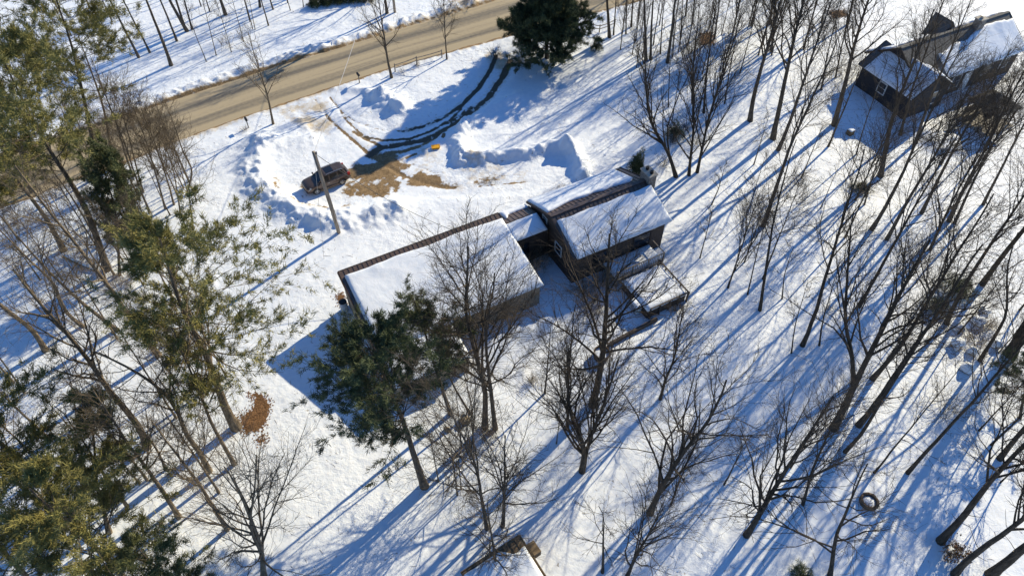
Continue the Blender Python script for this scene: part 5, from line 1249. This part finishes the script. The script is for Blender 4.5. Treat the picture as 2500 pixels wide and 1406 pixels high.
pine([(180, 1262), (152, 1224), (68, 1140), (20, 1100)], 17, .40, 'thick-trunked pine at the lower left edge', None, 'white', 'needle_olive', .45, .23, 1.15, '_tan', 48, 'pine_tree', .38)
pine([(268, 1300), (235, 1180), (232, 1060)], 12, .2, 'narrow yellow-green pine at the lower left', None, 'white', 'needle_olive', .25, .17, 1.0, '_tan', 40, 'pine_tree', .34)
pine([(330, 1440), (250, 1350), (170, 1280)], 14, .3, 'broad olive pine filling the bottom left corner', None, 'white', 'needle_olive', .28, .35, 1.15, '_tan', 56, 'pine_tree', .38)
pine([(120, 1480), (40, 1380)], 13, .3, 'olive pine cut by the bottom left corner of the picture', None, 'white', 'needle_olive', .3, .32, 1.1, '_tan', 46, 'pine_tree', .38)
pine([(450, 1500), (420, 1420), (380, 1380)], 9, .18, 'short feathery pine at the bottom edge left of the forked tree', None, 'white', 'needle_green', .25, .32, 1.0, '_tan', 36, 'pine_tree', .34)

# ---- left woods
stand('in the left woods beside the road', 'bare trees beside the road at the left', '_tan', [
    ('pole', 14, .22, [(275, 414), (262, 302), (249, 245)]), ('thin', 13, .14, [(326, 432), (310, 394), (293, 328)]), ('tall', 14, .14, [(366, 520), (330, 430), (300, 340)]), ('crown', 12, .13, [(404, 510), (385, 440), (355, 343)]),
    ('crown', 12, .12, [(425, 500), (410, 440), (380, 350)]), ('thin', 11, .1, [(440, 520), (425, 420)]), ('crook', 10, .14, [(455, 476), (474, 410), (450, 386), (440, 350)]), ('thin', 14, .12, [(222, 560), (159, 456), (119, 408), (91, 362)]),
    ('thin', 10, .1, [(205, 400), (180, 330)]), ('thin', 10, .09, [(232, 430), (210, 350)]), ('crown', 12, .12, [(350, 470), (330, 400), (312, 320)]), ('crown', 11, .1, [(472, 560), (462, 480), (440, 410)])])
stand('in the left woods below the pines', 'bare trees in the left woods', '_tan', [
    ('tall', 20, .28, [(388, 868), (339, 809), (279, 712), (218, 638), (161, 564), (84, 470)]), ('crook', 14, .28, [(111, 856), (80, 800), (30, 770)]), ('tall', 19, .33, [(360, 1092), (338, 1031), (271, 967), (202, 856), (161, 813), (94, 735)]),
    ('crook', 13, .2, [(202, 797), (171, 779), (148, 742), (144, 692), (100, 660)]), ('crook', 14, .22, [(286, 806), (255, 782), (202, 745), (161, 702), (118, 661)]), ('crook', 15, .26, [(511, 1150), (487, 1099), (450, 1062), (437, 994), (366, 930), (329, 900), (262, 877), (232, 860)]),
    ('tall', 13, .13, [(125, 1077), (68, 1021), (0, 957)]), ('thin', 8, .08, [(190, 1043), (182, 980), (174, 930)]), ('thin', 13, .12, [(405, 1147), (383, 1092), (338, 1038)]), ('tall', 15, .22, [(437, 1262), (396, 1194), (352, 1133), (305, 1072), (271, 1015)]),
    ('pole', 12, .15, [(311, 1236), (250, 1157), (215, 1100)]), ('tall', 15, .2, [(572, 1133), (542, 1082), (515, 1032), (491, 957)]), ('tall', 14, .2, [(555, 1292), (484, 1180), (433, 1113)]), ('thin', 12, .1, [(60, 960), (20, 900)]), ('thin', 10, .09, [(250, 920), (230, 850)])])
bare_tree([(644, 1412), (640, 1343), (592, 1218), (575, 1180), (548, 1140)], 13, .24, 'spread', 'forking bare tree at the bottom edge, its left leaning stem', 'forked tree at the bottom', '_tan', 1.0)
bare_tree([(648, 1412), (640, 1350), (605, 1290), (620, 1190), (625, 1110)], 12, .18, 'spread', 'forking bare tree at the bottom edge, its upright stem', 'forked tree at the bottom', '_tan', .9)
brush((305, 690), 1.4, 1.4, 'reddish brush heap at the foot of the dense dark pine', 'brush thickets', 36)
brush((340, 740), 1.2, 1.2, 'brown brush below the reddish heap in the left woods', 'brush thickets', 20)
brush((150, 460), 1.6, 1.6, 'grey brush by the road at the left edge pines', 'brush thickets', 24)
brush((600, 320), .7, .7, 'dry weeds beside the left mailbox', 'brush thickets', 14)
for i, q in enumerate([(980, 182), (1022, 162)]):
    brush(q, .9, .6, 'dry weed clump at the rail fence by the road, %s one' % ('left', 'right')[i], 'brush thickets', 14)
brush((1190, 438), .5, 1.0, 'flattened brown weeds beside the driveway behind the garage', 'brush thickets', 14)
# fallen log
b0, b1 = GP(158, 628), GP(238, 664); t = thing('fallen_log', 'fallen log under a snow cover beside the left pine trunk', 'log', tuple(b0))
mb = MB(); mb.tube([(0, 0, .1), tuple((b1 - b0) * .5 + np.array([0, 0, .14])), tuple(b1 - b0 + np.array([0, 0, .1]))], [.2, .18, .13], 9); mb.build('trunk', M['bark_tan'], t, smooth=True)
mb = MB(); mb.tube([(0.1, .05, .22), tuple((b1 - b0) * .5 + np.array([0, 0.04, .26])), tuple((b1 - b0) * .95 + np.array([0, 0.03, .2]))], [.15, .17, .10], 8); mb.build('snow_cap', M['snow'], t, smooth=True)

# loose leaves over the leaf patches: too many to count
rng = np.random.RandomState(5); Pl = []
for p, so in LEAFP[:5]:
    lo_b, hi_b = p.min(0) - .6, p.max(0) + .6; n = int(160 * (hi_b[0] - lo_b[0]) * (hi_b[1] - lo_b[1])); c = lo_b + rng.rand(n, 2) * (hi_b - lo_b)
    c = c[rng.rand(n) < poly_mask(c[:, 0], c[:, 1], p, .5)]; Pl.append(np.stack([c[:, 0], c[:, 1], hgt(c[:, 0], c[:, 1]) + .02], 1))
Pl = np.concatenate(Pl)
n = len(Pl); an_ = rng.rand(n) * 6.28; e1 = np.stack([np.cos(an_), np.sin(an_), rng.randn(n) * .15], 1) * .075; e2 = np.stack([-np.sin(an_), np.cos(an_), rng.randn(n) * .15], 1) * .05
lf = link('fallen_leaves', np_mesh('fallen_leaves', np.stack([Pl - e1, Pl - e2, Pl + e1, Pl + e2], 1).reshape(-1, 3), np.arange(n * 4).reshape(-1, 4), M['leaf'])); tag(lf, 'scattered rust-brown leaves lying on the bare patches in the snow', 'leaves', kind='stuff')
# bark and twig litter under the trees
n = 4200; c = np.stack([-58 + rng.rand(n) * 116, 14 + rng.rand(n) * 78], 1); s_l, _, _ = road_s(c[:, 0], c[:, 1])
ok = ((s_l < -.15) | (s_l > 1.2)) & ~in_poly(c[:, 0], c[:, 1], PLOWED) & (fbm(c[:, 0] / 9, c[:, 1] / 9, 7, 3) > -.12)
hx, hy = (c - HO) @ np.array([math.cos(HA), math.sin(HA)]), (c - HO) @ np.array([math.sin(HA), -math.cos(HA)])
ok &= ~((hx > -.5) & (hx < 28.5) & (hy > -1.5) & (hy < 14)); c = c[ok]; n = len(c)
an_ = rng.rand(n) * 6.28; L_ = .08 + .30 * rng.rand(n) ** 2; z_ = hgt(c[:, 0], c[:, 1]) + .012; dv = np.stack([np.cos(an_), np.sin(an_), rng.rand(n) * .15], 1) * L_[:, None]
p0 = np.stack([c[:, 0], c[:, 1], z_], 1); S = np.stack([p0 - dv, p0 + rng.randn(n, 3) * .03 * np.array([1, 1, .2]), p0 + dv], 1)
V_, F_ = tubes(S, np.full((n, 3), .011) * np.array([1, 1, .5]), 3)
tl_ = link('twig_litter', np_mesh('twig_litter', V_, F_, M['brush'])); tag(tl_, 'fine twigs and bark bits littering the snow under the trees', 'twigs', kind='stuff')
for k_, v_ in LABELS.items():
    if len(v_) > 1: print('DUPLICATE LABEL', k_, v_)
    if not 4 <= len(k_.split()) <= 16: print('LABEL LENGTH', k_)
print('triangles', sum(len(m_.loop_triangles) if m_.loop_triangles else sum(len(p.vertices) - 2 for p in m_.polygons) for m_ in bpy.data.meshes if len(m_.polygons) < 5000) + sum(len(m_.polygons) * 2 for m_ in bpy.data.meshes if len(m_.polygons) >= 5000))
